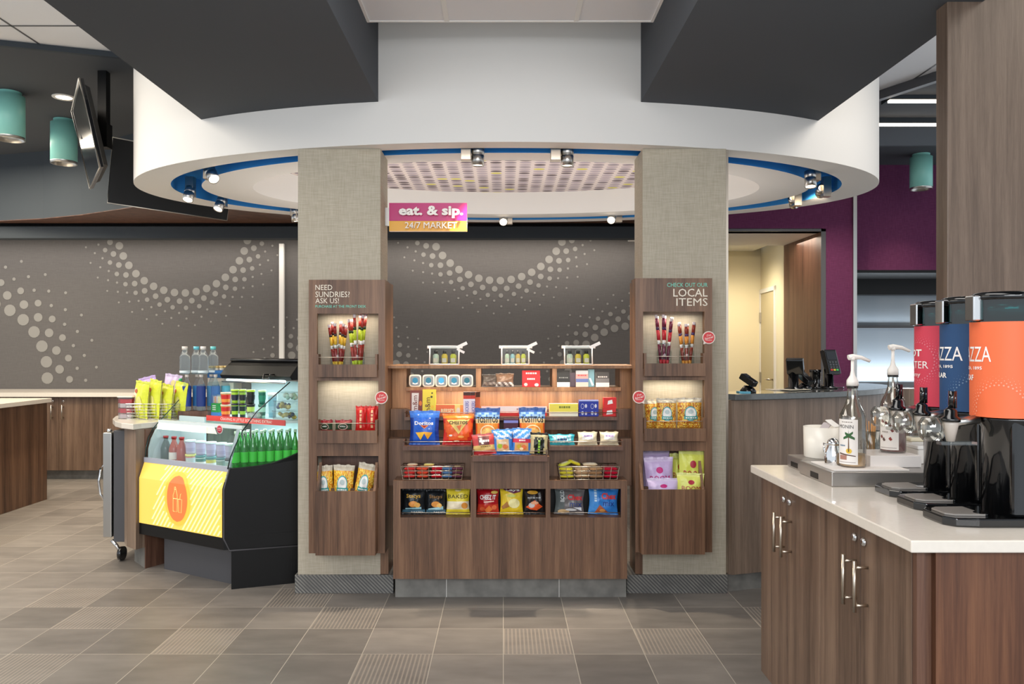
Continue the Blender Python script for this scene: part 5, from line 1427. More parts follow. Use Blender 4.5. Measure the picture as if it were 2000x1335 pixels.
sets = [((210, 60, 60), (236, 190, 180), 'salmon red', ba0 + .035), ((220, 84, 60), (240, 200, 150), 'orange red', ba0 + .107), ((196, 34, 50), (230, 210, 214), 'crimson and white', ba0 + .18), ((90, 130, 176), (200, 214, 226), 'light blue', ba0 + .235), ((110, 60, 80), (226, 200, 140), 'plum and cream', ba0 + .292)]
for q, (c1, c2, nm, x) in enumerate(sets):
    for k in range(3):
        flatpack('%s snack bar in the left wire basket, %s of its pile' % (nm, L_[k]), x + random.uniform(-.004, .004), 4.232, ZBK + .004 + .021 * k, .062, .095, .021, c1, c2, random.uniform(-6, 6), 'snack bars in the left wire basket')
for q, (c1, nm, x) in enumerate((((236, 206, 170), 'cream', ba0 + .045), ((240, 220, 130), 'pale yellow', ba0 + .135))):
    flatpack('%s snack bar lying on top of the red piles in the left basket' % nm, x, 4.235, ZBK + .0675, .056, .05, .014, c1, lerp(c1, (255, 255, 255), .4), 4, 'snack bars in the left wire basket')
sets = [((226, 216, 70), (246, 240, 190), 'yellow', bb0 + .036, 3), ((198, 166, 130), (226, 206, 176), 'tan', bb0 + .118, 3), ((176, 140, 104), (214, 190, 150), 'brown', bb0 + .192, 3), ((196, 30, 60), (214, 70, 96), 'crimson', bb0 + .272, 3)]
for q, (c1, c2, nm, x, n) in enumerate(sets):
    for k in range(n):
        flatpack('%s snack bar in the right wire basket, %s of its pile' % (nm, L_[k]), x + random.uniform(-.004, .004), 4.232, ZBK + .004 + .0205 * k, .075, .1, .0205, c1, c2, random.uniform(-7, 7), 'snack bars in the right wire basket')
flatpack('yellow snack bar tipped up at the left of the right basket', bb0 + .03, 4.24, ZBK + .068, .07, .05, .02, (222, 226, 90), (246, 244, 200), 12, 'snack bars in the right wire basket', -18)
flatpack('yellow snack bar slanting on top of the tan pile in the right basket', bb0 + .078, 4.25, ZBK + .075, .07, .05, .018, (236, 220, 60), (250, 240, 160), -8, 'snack bars in the right wire basket', 20)
flatpack('cream snack bar lying on the brown pile in the right basket', bb0 + .165, 4.24, ZBK + .0665, .08, .05, .018, (236, 218, 186), (250, 240, 220), 3, 'snack bars in the right wire basket')

# ---------------------------------------------------------------- display rack goods
def zpx(y): return za(y, DF)
JZL, JZR = za(722, DF) + .013, za(720, DF) + .013
def jar(px, D, z, label, n, cols, tall, seed, side):
    x = xa(px, D); r = .040; h = .128
    t = thing('glass_jar', label, 'jar', (x, D, z), 'glass jars of wrapped sticks')
    prof = [(r * .85, 0), (r, .01), (r, h * .62), (r * .78, h * .78), (r * .78, h)]
    mb = MB(); mb.lathe(prof, (x, D, z), 22, cap=False); mb.build('glass', M['glass'], t)
    mb = MB()
    for zz_ in (h * .86, h * .95): mb.tube([(x + r * .8 * math.cos(a * math.pi / 9), D + r * .8 * math.sin(a * math.pi / 9), z + zz_) for a in range(18)], .0025, 5, closed=True)
    mb.build('rim', M['clear'], t)
    rr = random.Random(seed)
    for k in range(n):
        a = 2 * math.pi * k / n + .3
        bx, by = x + r * .45 * math.cos(a), D + r * .45 * math.sin(a)
        hh = tall * rr.uniform(.88, 1.0); lean = .03
        tx, ty = bx + lean * math.cos(a), by + lean * math.sin(a) * .4
        c = cols[k % len(cols)]
        mb = MB(); P0, P1 = Vector((bx, by, z + .004)), Vector((tx, ty, z + hh))
        segs = [(0, .12, c[1]), (.12, .42, c[0]), (.42, .5, (240, 236, 230)), (.5, .7, c[1]), (.7, .76, c[2]), (.76, .93, c[0])]
        for f0, f1, cc in segs:
            mb.tube([P0.lerp(P1, f0), P0.lerp(P1, f1)], .0085, 6, cc)
        mb.tube([P0.lerp(P1, .93), P1], [.008, .0095], 6, (222, 206, 206))
        o = mb.build('wrapped_stick', M['foil'], loc=(bx, by, z))
        tag(o, '%s stick in the %s' % (c[3], side) + (', %s' % ('right', 'back right', 'back left', 'left', 'front left', 'front right')[k % 6] if True else ''), 'wrapped stick', 'wrapped sticks in the glass jars')
red = ((150, 40, 36), (232, 186, 60), (60, 40, 40), 'red and yellow'); grn = ((176, 60, 50), (190, 206, 50), (40, 60, 30), 'lime and red'); pur = ((120, 40, 66), (200, 50, 60), (70, 40, 80), 'plum red'); brn = ((150, 60, 44), (226, 150, 60), (80, 60, 110), 'rust and orange')
jar(660, 4.262, JZL, 'glass jar of red and yellow wrapped sticks, left one on the left rack', 6, [red], .255, 1, 'left jar of the left rack')
jar(698, 4.262, JZL, 'glass jar of lime green wrapped sticks, right one on the left rack', 6, [grn], .295, 2, 'right jar of the left rack')
jar(1297, 4.262, JZR, 'glass jar of tall plum red wrapped sticks, left one on the LOCAL ITEMS rack', 6, [pur], .295, 3, 'left jar of the LOCAL ITEMS rack')
jar(1341, 4.262, JZR, 'glass jar of rust and orange wrapped sticks, right one on the LOCAL ITEMS rack', 6, [brn], .26, 4, 'right jar of the LOCAL ITEMS rack')
ZL2 = za(850, DF) + .013
for x0, x1, lb in ((621, 650, 'dark green and red cookie pack, leftmost on the left rack middle tray'), (654, 688, 'dark green and red cookie pack next to the tall red packs')):
    bag(lb, x0, x1, 820, 4.25, ZL2, lambda u, v: (150, 30, 44) if v > .75 else ((50, 72, 50) if v > .2 else (170, 60, 60)), [('r', .5, .45, .3, .26, (220, 180, 170)), ('t', 'MINI', .34, .66, .4, .52, W_, .02)], 'green and red cookie packs', 'cookie pack', name='cookie_pack', seed=41)
for x0, x1, lb in ((694, 716, 'tall red snack pack, left of the pair on the left rack'), (715, 739, 'tall red snack pack, right of the pair on the left rack')):
    bag(lb, x0, x1, 793, 4.27, ZL2, lambda u, v: (204, 34, 32), [('t', 'HOT NUTS', .35, .65, .15, .85, (250, 200, 150), .02, 90)], 'tall red snack packs', 'snack pack', name='snack_pack', seed=43, th=.035)
pc = speck([(246, 206, 60), (240, 184, 40), (226, 150, 40), (250, 224, 110), (206, 120, 40)], 30, 5)
pc2 = speck([(236, 190, 60), (224, 150, 50), (200, 116, 40), (246, 214, 110), (176, 90, 40)], 30, 8)
def popcorn(label, x0, x1, top, D, z, roll, f=pc, th=.07, grp='popcorn bags'):
    def pp(u, v): return (206, 196, 176) if v > .86 else f(u, v)
    return bag(label, x0, x1, top, D, z, pp, [('o', .5, .52, .25, .22, (246, 244, 240)), ('r', .5, .52, .26, .23, (70, 170, 170)), ('p', [(.22, .34), (.8, .34), (.8, .44), (.22, .44)], (60, 160, 156)), ('t', 'POPCORN', .28, .74, .36, .42, W_, .02), ('o', .5, .58, .12, .07, (190, 206, 206))], grp, 'popcorn bag', name='popcorn_bag', roll=roll, th=th, seed=51, tilt=-3, res=(32, 44))
ZBN = za(953, DF) - .089
popcorn('clear yellow popcorn bag, leftmost in the left rack bin', 620, 654, 909, 4.215, ZBN, -4)
popcorn('clear yellow popcorn bag, middle one in the left rack bin', 648, 690, 908, 4.215, ZBN, 2)
popcorn('clear yellow popcorn bag tilted right, rightmost in the left rack bin', 684, 722, 904, 4.215, ZBN, 12)
ZR2 = za(846, DF) + .013
popcorn('caramel popcorn bag at the back left of the LOCAL ITEMS rack middle tray', 1260, 1298, 780, 4.285, ZR2, -2, pc2, .05)
popcorn('caramel popcorn bag in front, left half of the LOCAL ITEMS rack middle tray', 1281, 1321, 778, 4.24, ZR2, 1, pc2, .05)
popcorn('caramel popcorn bag on the right half of the LOCAL ITEMS rack middle tray', 1322, 1372, 777, 4.25, ZR2, 0, pc2, .06)
ZBR = za(950, DF) - .089
lil, lim = (202, 178, 222), (222, 226, 96)
def boom(label, x0, x1, top, D, c, ink, roll, letters_=True):
    return bag(label, x0, x1, top, D, ZBR, lambda u, v: c if v < .9 else lerp(c, (255, 255, 255), .2), [('t', 'BOOM', .14, .86, .46, .6, ink, .05), ('t', 'CHICKA', .3, .74, .38, .43, ink, .03), ('o', .5, .72, .12, .07, ink), ('r', .72, .3, .2, .12, lerp(c, ink, .3))], 'lilac and lime popcorn bags in the LOCAL ITEMS bin', 'popcorn bag', name='popcorn_bag', th=.05, roll=roll, seed=61, tilt=-5)
boom('lilac popcorn bag at the back of the LOCAL ITEMS bin, topmost of the lilac three', 1257, 1314, 878, 4.275, lil, (190, 30, 120), -3)
boom('lilac popcorn bag in the middle layer of the LOCAL ITEMS bin', 1261, 1319, 893, 4.215, lil, (196, 20, 120), -2)
boom('lilac popcorn bag in front, lowest of the lilac three', 1265, 1327, 934, 4.155, (210, 190, 228), (196, 20, 120), -1)
boom('lime popcorn bag at the back centre, between the lilac bags and the large lime bag', 1306, 1344, 886, 4.28, lim, (170, 60, 40), 2)
boom('lime popcorn bag, tallest at the right of the LOCAL ITEMS bin', 1322, 1377, 877, 4.21, lim, (176, 40, 60), 3)
boom('lime popcorn bag in front, lowest of the lime three', 1320, 1375, 924, 4.155, (226, 230, 110), (176, 40, 60), 2)
# ================================================================ GOODS IN AND AROUND THE COOLER
def bottle(name, label, x, y, z, r, h, body, cap, group, label_col=None, mat='plastic', neck=.35, caph=.07, lab=(.25, .6)):
    t = thing(name, label, 'bottle', (x, y, z), group)
    pr = [(r * .85, 0), (r, h * .03), (r, h * .62), (r * .8, h * .72), (r * neck, h * .86), (r * neck, h * (1 - caph))]
    mb = MB(); mb.lathe(pr, (x, y, z), 16, body); mb.build('body', M[mat] if isinstance(mat, str) else mat, t)
    mb = MB(); mb.lathe([(r * neck * 1.25, h * (1 - caph)), (r * neck * 1.25, h)], (x, y, z), 14, cap); mb.build('cap', M['plastic'], t)
    if label_col:
        mb = MB(); mb.lathe([(r * 1.015, h * lab[0]), (r * 1.015, h * lab[1])], (x, y, z), 16, label_col, cap=False); mb.build('label', M['card'], t)
    return t
water = flat('bottled_water', (226, 238, 244), 0.12)
water.node_tree.nodes['Principled BSDF'].inputs['Transmission Weight'].default_value = 0.88
water.node_tree.nodes['Principled BSDF'].inputs['IOR'].default_value = 1.15
green = flat('green_bottle', (20, 170, 40), 0.1, coat=0.5)
nb = green.node_tree.nodes['Principled BSDF']; nb.inputs['Transmission Weight'].default_value = 0.6
# stacked water: lower bottles on a low riser, upper four on top
rs_ = tag(MB().box(xa(352, 5.06), xa(446, 5.06), 5.02, 5.17, 0.901, 0.955).build('riser_block', M['wood_dark'], loc=(-2.05, 5.1, .901)), 'dark reddish wood block under the water bottles', 'block')
zz0 = .956
cols = [(30, 60, 140), (40, 110, 170), (26, 50, 120), (60, 140, 200), (40, 90, 160), (90, 170, 190)]
nm = ['leftmost', 'second from left', 'third from left', 'fourth from left', 'fifth from left', 'rightmost']
for k in range(6):
    D = 5.06 + .0 * k
    x = xa(365 + 14 * k, D) 
    bottle('water_bottle', 'blue-labelled water bottle in the lower row on the side counter, %s of six' % nm[k], x, D + (.052 if k % 2 else 0), zz0, .028, .235, None, (238, 222, 214), 'lower row of water bottles', cols[k], water, lab=(.12, .68))
pl_ = thing('carrying_tray', 'thin clear tray between the two layers of water bottles', 'tray', (-2.0, 5.1, zz0 + .236))
MB().box(xa(355, 5.06), xa(428, 5.06), 5.03, 5.19, zz0 + .2355, zz0 + .2385).build('sheet', M['clear'], pl_)
for k, (px, cc, dy) in enumerate(((361, (236, 226, 218), 0), (377, (110, 204, 222), .055), (397, (238, 232, 226), 0), (408, (120, 214, 214), .075))):
    bottle('water_bottle', 'clear water bottle in the upper layer, with a %s cap, %s' % (('pale', 'blue', 'white', 'aqua')[k], ('front left', 'back left', 'front right', 'back right')[k]), xa(px, 5.065), 5.065 + dy, zz0 + .239, .032, .178, None, cc, 'upper layer of water bottles', (226, 236, 240), water, neck=.45, caph=.12, lab=(.04, .12))
bottle('juice_bottle', 'bottle with a green cap beside the upper water bottles, at their left', xa(350, 5.1), 5.12, .901, .026, .262, (206, 222, 214), (60, 170, 110), None)
# yellow snack bags in a wire basket with lilac bags behind
b0, b1 = xa(246, 4.86), xa(338, 4.86)
basket('chrome wire basket of yellow snack bags on the rounded white counter', xa(248, 5.03), xa(350, 5.03), 5.03, 5.15, .901, .10, .006, 6, None, M['chrome'])
for k, (x0, x1, tp, yw, D, rl) in enumerate(((245, 303, 744, 60, 5.09, 3), (270, 328, 741, 64, 5.09, 4), (296, 350, 750, 64, 5.09, 4), (322, 376, 745, 62, 5.09, 5))):
    bag('tall yellow snack bag in the chrome basket, %s of four' % nm[k if k < 3 else 5].replace('rightmost', 'rightmost'), x0, x1, tp, D, .906, lambda u, v: (216, 224, 60) if .3 < u < .98 or v > .8 else (236, 232, 190), [('o', .3, .72, .13, .06, (190, 90, 50)), ('o', .62, .4, .16, .2, (226, 222, 130)), ('t', 'BOOM', .12, .26, .2, .6, (230, 120, 110), .03, 90)], 'yellow snack bags in the chrome basket', name='snack_bag', yaw=-yw + 20, roll=rl, th=.055, seed=70 + k, tilt=-3)
for k, (x0, x1, tp, rl) in enumerate(((286, 320, 733, -14), (308, 342, 730, 8))):
    bag('lilac snack bag behind the yellow bags, %s of two' % ('left', 'right')[k], x0, x1, tp, 5.21, .901, (196, 168, 224) if k == 0 else (216, 196, 230), [('o', .6, .8, .12, .07, (240, 226, 150))], 'lilac snack bags on the side counter', name='snack_bag', roll=rl, th=.06, seed=75 + k)
t = thing('snack_tub', 'clear tub of red packets with a white lid at the tip of the side counter', 'tub', (xa(250, 5.12), 5.12, .901))
x = xa(250, 5.12)
mb = MB(); mb.prism([(x - .045, 5.08), (x + .045, 5.08), (x + .045, 5.17), (x - .045, 5.17)], .901, 1.04); mb.build('clear_tub', M['clear'], t)
mb = MB(); mb.box(x - .05, x + .05, 5.075, 5.175, 1.04, 1.048, (240, 236, 224)); mb.build('lid', M['plastic'], t, bevel=.002)
for k, (c, zz_) in enumerate((((222, 200, 206), .902), ((214, 60, 70), .937), ((226, 210, 214), .972), ((220, 34, 36), 1.0))):
    carton('packet in the clear tub, %s layer' % ('bottom', 'second', 'third', 'top red')[k], 246 - 8, 246 + 10, 0, 5.1, zz_, c, (), .05, 'packets in the clear tub', 'packet', 'packet') if False else tag(MB().box(x - .038, x + .038, 5.088, 5.16, zz_, zz_ + .028, c).build('packet', M['card'], loc=(x, 5.12, zz_), bevel=.004), '%s packet in the clear tub on the side counter' % ('pale bottom', 'red second', 'pale third', 'bright red top')[k], 'packet', 'packets in the clear tub')
# jars with gold lids in a blue tray on top, behind
tb = thing('blue_tray', 'blue display tray of small jars beside the cooler canopy', 'tray', (xa(438, 5.3), 5.3, 1.165))
xl, xr = xa(409, 5.15), xa(459, 5.15)
MB().box(xl, xr, 5.12, 5.28, .901, 1.165, (226, 206, 186)).build('support_box', M['card'], tb)
MB().box(xl, xr, 5.115, 5.29, 1.168, 1.215, (46, 110, 176)).build('tray', M['card'], tb)
for k in range(5):
    jx = xl + .02 + k * .033
    t = thing('small_jar', 'small gold-lidded jar in the blue tray, %s of five' % (nm[:4] + ['rightmost'])[k], 'jar', (jx, 5.13, 1.216), 'small jars in the blue tray')
    mb = MB(); mb.lathe([(.0145, 0), (.0145, .014)], (jx, 5.135, 1.216), 14, (226, 220, 206)); mb.build('jar', M['plastic'], t)
    mb = MB(); mb.lathe([(.0155, .014), (.0155, .030)], (jx, 5.135, 1.216), 14, (214, 184, 120)); mb.build('lid', M['plastic'], t)
# product shelf: world positions from s,t
def QW(s, t_, z): return Vector(Q(s, t_, z))
ZSH = .938
def cup(label, s, t_, r, h, c1, c2, lid, z=ZSH, grp='chilled cups on the cooler shelf', band=None):
    p = QW(s, t_, z)
    t = thing('snack_pot', label, 'pot', tuple(p), grp)
    mb = MB(); mb.lathe([(r * .82, 0), (r * .85, h * .2), (r * .9, h * .45), (r * .97, h * .8), (r, h * .86)], tuple(p), 18, cols=[c1, c2, c1, c2]); mb.build('pot', M['plastic'], t)
    mb = MB(); mb.lathe([(r * 1.05, h * .86), (r * 1.05, h), (r * .9, h)], tuple(p), 18, lid); mb.build('lid', M['plastic'], t)
    if band:
        mb = MB(); mb.lathe([(r * .93, h * .3), (r * 1.0, h * .62)], tuple(p), 18, band, cap=False); mb.build('label', M['card'], t)
    return t
def px_s(px, t_):
    k = (px - VX) / F
    # X = -1.573-.86s+.51t ; D=4.38+.51s+.86t
    return (-1.573 + .51 * t_ - k * (4.38 + .86 * t_)) / (.86 + .51 * k)
s = px_s(419, .31)
p = QW(s, .31, ZSH)
T = Matrix.Translation(p) @ Matrix.Rotation(math.atan2(-UU.y, -UU.x), 4, 'Z')
t = thing('picnic_box', 'small green box with white print at the left end of the cooler shelf', 'box', tuple(p))
mb = MB(T); mb.box(-.032, .032, 0, .05, 0, .022, (60, 120, 190)); mb.box(-.032, .032, 0, .05, .022, .078, (30, 140, 60)); mb.build('box', M['card'], t)
mb = MB(T)
for q in range(3): mb.blur(lambda a, b: (a, -.001, b), -.018, .012, .060 - q * .012, .065 - q * .012, W_)
mb.build('print', M['ink'], t)
mb = MB(T); mb.box(-.03, .03, .004, .046, .078, .13); mb.build('clear_cover', M['clear'], t)
for q in range(4):
    tag(MB(T).box(-.026 + q * .014, -.016 + q * .014, .012, .03, .079, .12, [(226, 200, 206), (240, 170, 140), (220, 214, 230), (240, 226, 170)][q]).build('snack_stick', M['card'], loc=tuple(p)), 'little %s snack stick under the clear cover of the green box' % ['pink', 'orange', 'lilac', 'cream'][q], 'snack stick', 'snack sticks in the green box')
for q in range(2):
    cup('red and orange fruit pot, %s of the stacked pair' % ('bottom', 'top')[q], px_s(441, .31), .31, .03, .075, (206, 40, 40), (240, 150, 60), (226, 210, 180), ZSH + .0755 * q)
spec = [(459, .31, .022, .085, (30, 60, 50), (170, 214, 60), (34, 40, 60), 'dark green and lime'), (474, .33, .02, .085, (24, 40, 40), (150, 190, 70), (30, 30, 36), 'black and lime'), (490, .32, .024, .085, (196, 230, 110), (36, 40, 34), (20, 24, 28), 'pale lime and black'), (512, .34, .022, .085, (180, 236, 210), (30, 110, 90), (40, 140, 110), 'aqua and green')]
for px, t_, r, h, c1, c2, c3, nn in spec:
    cup('%s pot on the cooler shelf, bottom of its stack' % nn, px_s(px, t_), t_, r, h, c1, c2, lerp(c3, (60, 60, 60), .2))
    cup('%s pot on the cooler shelf, top of its stack' % nn, px_s(px, t_), t_, r, h, c2, c3, (190, 230, 60) if px < 500 else (206, 250, 190), ZSH + h + .0005, band=c3)
cup('white-lidded blue pot standing behind the aqua stack', px_s(532, .42), .42, .026, .15, (150, 206, 226), (180, 220, 236), (244, 250, 250))
# fruit trays at the right end
def tray_pack(label, px, t_, z, w, d, h, col, blobs, seed):
    p = QW(px_s(px, t_), t_, z)
    T = Matrix.Translation(p) @ Matrix.Rotation(math.atan2(-UU.y, -UU.x), 4, 'Z')
    t = thing('fruit_tray', label, 'food tray', tuple(p), 'clear food trays in the cooler')
    mb = MB(T)
    mb.prism([(-w / 2, 0), (w / 2, 0), (w / 2, d), (-w / 2, d)], 0, h, col); mb.build('clear_tray', M['clear'], t)
    mb = MB(T); mb.box(-w / 2 - .003, w / 2 + .003, -.003, d + .003, h, h + .006, (222, 236, 236)); mb.build('lid', M['clear'], t)
    rr = random.Random(seed)
    mb = MB(T)
    for q in range(14):
        cx_, cy_, cz_ = rr.uniform(-w * .42, w * .42), rr.uniform(.012, d - .012), rr.uniform(.012, h - .012)
        r_ = rr.uniform(.010, .015)
        mb.lathe([(r_ * .4, -r_ * .9), (r_, -r_ * .2), (r_ * .9, r_ * .4), (r_ * .3, r_)], (cx_, cy_, cz_), 8, rr.choice(blobs))
    o = mb.build('fruit_pieces', M['plastic'], t); o['kind'] = 'stuff'
    return t
FR = [(226, 206, 90), (70, 90, 130), (230, 214, 110), (50, 60, 90)]
tray_pack('clear tray of yellow and blue fruit, lower of the pair by the left pillar', 548, .30, ZSH, .13, .09, .05, (230, 240, 240), FR, 3)
tray_pack('clear tray of yellow and blue fruit, upper of the pair by the left pillar', 550, .30, ZSH + .058, .13, .09, .05, (230, 240, 240), FR, 4)
tray_pack('clear tray of pale salad in front of the lime pots', 492, .275, ZSH, .10, .035, .035, (230, 236, 236), [(226, 220, 230), (206, 226, 214), (240, 236, 236)], 5)
tray_pack('clear tray of pale salad on top of the fruit trays by the left pillar', 556, .31, ZSH + .116, .11, .08, .045, (230, 240, 240), [(206, 246, 226), (230, 250, 240), (170, 226, 206)], 6)
# red oval tag on the front glass rail
s_ = px_s(430, .12)
t = thing('round_tag', 'small round red tag hanging on the front rail of the drinks cooler', 'tag', tuple(Q(s_, .118, .885)))
def tf(x, z): return Q(s_ - x, .118 - .001, .885 + z)
mb = MB(); mb.flatshape(tf, [(.026 * math.cos(a * math.pi / 12), .026 * math.sin(a * math.pi / 12)) for a in range(24)], (240, 226, 220)); mb.build('tag_rim', M['ink'], t, solid=.002)
mb = MB(); tg = lambda x, z: Q(s_ - x, .1145, .885 + z)
mb.flatshape(tg, [(.022 * math.cos(a * math.pi / 12), .022 * math.sin(a * math.pi / 12)) for a in range(24)], (206, 50, 74)); th_ = lambda x, z: Q(s_ - x, .1135, .885 + z)
mb.blur(th_, -.013, .014, .004, .008, (250, 220, 220)); mb.blur(th_, -.012, .012, -.007, -.003, (250, 220, 220)); mb.build('red_disc', M['ink'], t)
# lower deck
ZD = .616
for k, px in enumerate((324, 340, 355)):
    t_ = .14
    p = QW(px_s(px, t_), t_, ZD)
    bottle('sauce_bottle', '%s red-capped, at the left of the lower deck' % ('dark green square bottle', 'rust orange juice bottle, left of the pair,', 'rust orange juice bottle, right of the pair,')[k], p.x, p.y, ZD, .03, .20, ((60, 84, 76), (170, 66, 34), (164, 60, 32))[k], (176, 36, 40), 'juice bottles in the cooler', (230, 226, 220) if k == 1 else None, lab=(.3, .52), neck=.42)
k = 0
for px in (372, 392, 412, 432, 450):
    for lev in range(2):
        t_ = .15
        p = QW(px_s(px, t_), t_, ZD)
        if lev == 0:
            cup('%s pot in the lower deck, %s from the left' % (('yellow topped', 'teal lidded', 'teal and yellow', 'grey green', 'dark lidded')[k], ('first', 'second', 'third', 'fourth', 'fifth')[k]), px_s(px, t_), t_, .030, .10, [(200, 214, 220), (60, 130, 120), (214, 206, 90), (130, 160, 150), (150, 180, 180)][k], [(226, 120, 130), (200, 226, 220), (90, 150, 140), (210, 220, 216), (206, 220, 226)][k], [(226, 222, 120), (60, 140, 140), (80, 150, 150), (70, 130, 130), (20, 44, 40)][k], ZD, 'pots in the lower deck', (240, 240, 240) if k in (1, 2) else None)
        else:
            cup('lilac pot with clear lid stacked on the lower deck, %s from the left' % (('first', 'second', 'third', 'fourth', 'fifth')[k]), px_s(px, t_), t_, .031, .085, (196, 188, 214), (180, 170, 200), (226, 240, 240), ZD + .101, 'lilac pots in the lower deck')
    k += 1
# green glass bottles behind the end glass, two rows
kk = 0
nn_ = ['first', 'second', 'third', 'fourth', 'fifth', 'sixth', 'seventh', 'eighth']
for row, (off, n) in enumerate(((.055, 6), (.125, 6))):
    for k in range(n + 2):
        a = .065 + k * .047 + row * .022
        if a > .41: continue
        pp = Vector(Q(0, 0, 0)) + E3 * a - nE * off
        if pp.x > -1.19 and pp.y > 4.5: continue
        bottle('green_bottle', 'green sparkling water bottle, %s from the left in the %s row' % (nn_[k], ('front', 'back')[row]), pp.x, pp.y, ZD, .0225, .27, (40, 190, 60), (200, 236, 206), 'green bottles in the cooler', (70, 214, 70), green, neck=.34, caph=.06, lab=(.34, .56))

# ================================================================ RIGHT COUNTER GOODS
ZC = .9155
def metal_tray(label, x0, x1, y0, y1, h):
    t = thing('drawer_base', label, 'metal base', ((x0 + x1) / 2, (y0 + y1) / 2, ZC), 'steel bases on the coffee counter')
    MB().box(x0, x1, y0, y1, ZC, ZC + h).build('casing', flat('satin_aluminium', (164, 160, 156), .32, .8), t, bevel=.003)
    ym = (y0 + y1) / 2
    MB().box(x0 - .001, x0 + .006, ym - .03, ym + .035, ZC + .006, ZC + h * .55).build('slot', M['black'], t)
    return t
metal_tray('steel base under the white crock, further from the viewer', 1.075, 1.62, 2.80, 2.945, .044)
metal_tray('steel base under the syrup bottles, nearer the viewer', 1.055, 1.66, 2.50, 2.775, .046)
ZT = ZC + .0465
# white crock with packets
x, y = xa(1607, 2.875), 2.875
t = thing('crock', 'white round crock full of folded packets', 'crock', (x, y, ZC + .0445))
mb = MB(); mb.lathe([(.064, 0), (.066, .004), (.068, .112), (.064, .112), (.062, .02), (0.001, .02)], (x, y, ZC + .0445), 30, (240, 234, 222), cap=False); mb.af([len(mb.v) - 30 + k for k in range(30)]); mb.build('pot', M['plastic'], t)
for k in range(5):
    a = k * 1.3
    T = Matrix.Translation((x + .02 + .022 * math.cos(a), y + .02 * math.sin(a), ZC + .125 + .011 * k)) @ Matrix.Rotation(a, 4, 'Z') @ Matrix.Rotation(.5, 4, 'Y')
    tag(MB(T).box(-.024, .024, -.016, .016, -.002, .002, ((226, 220, 216), (160, 130, 130), (236, 230, 222), (200, 190, 190), (240, 236, 230))[k]).build('sweetener_packet', M['card'], loc=tuple(T.to_translation()), bevel=.001), 'folded paper packet in the white crock, layer %s from the bottom' % ('one', 'two', 'three', 'four', 'five')[k], 'packet', 'packets in the white crock')
# chrome shaker
x, y = xa(1627, 2.64), 2.64
t = thing('shaker', 'chrome shaker with a domed pouring top beside the clear syrup bottle', 'shaker', (x, y, ZT))
mb = MB(); mb.lathe([(.026, 0), (.028, .01), (.027, .04), (.019, .066), (.0185, .07)], (x, y, ZT), 24, cap=False); mb.build('body', M['chrome'], t)
mb = MB(); mb.lathe([(.0195, .07), (.0195, .078), (.016, .088), (.006, .094)], (x, y, ZT), 24); mb.build('lid', M['chrome'], t)
mb = MB(); mb.tube([(x - .02, y, ZT + .072), (x - .031, y, ZT + .078), (x - .03, y, ZT + .05), (x - .024, y, ZT + .03)], .003, 6); mb.build('handle', M['chrome'], t)
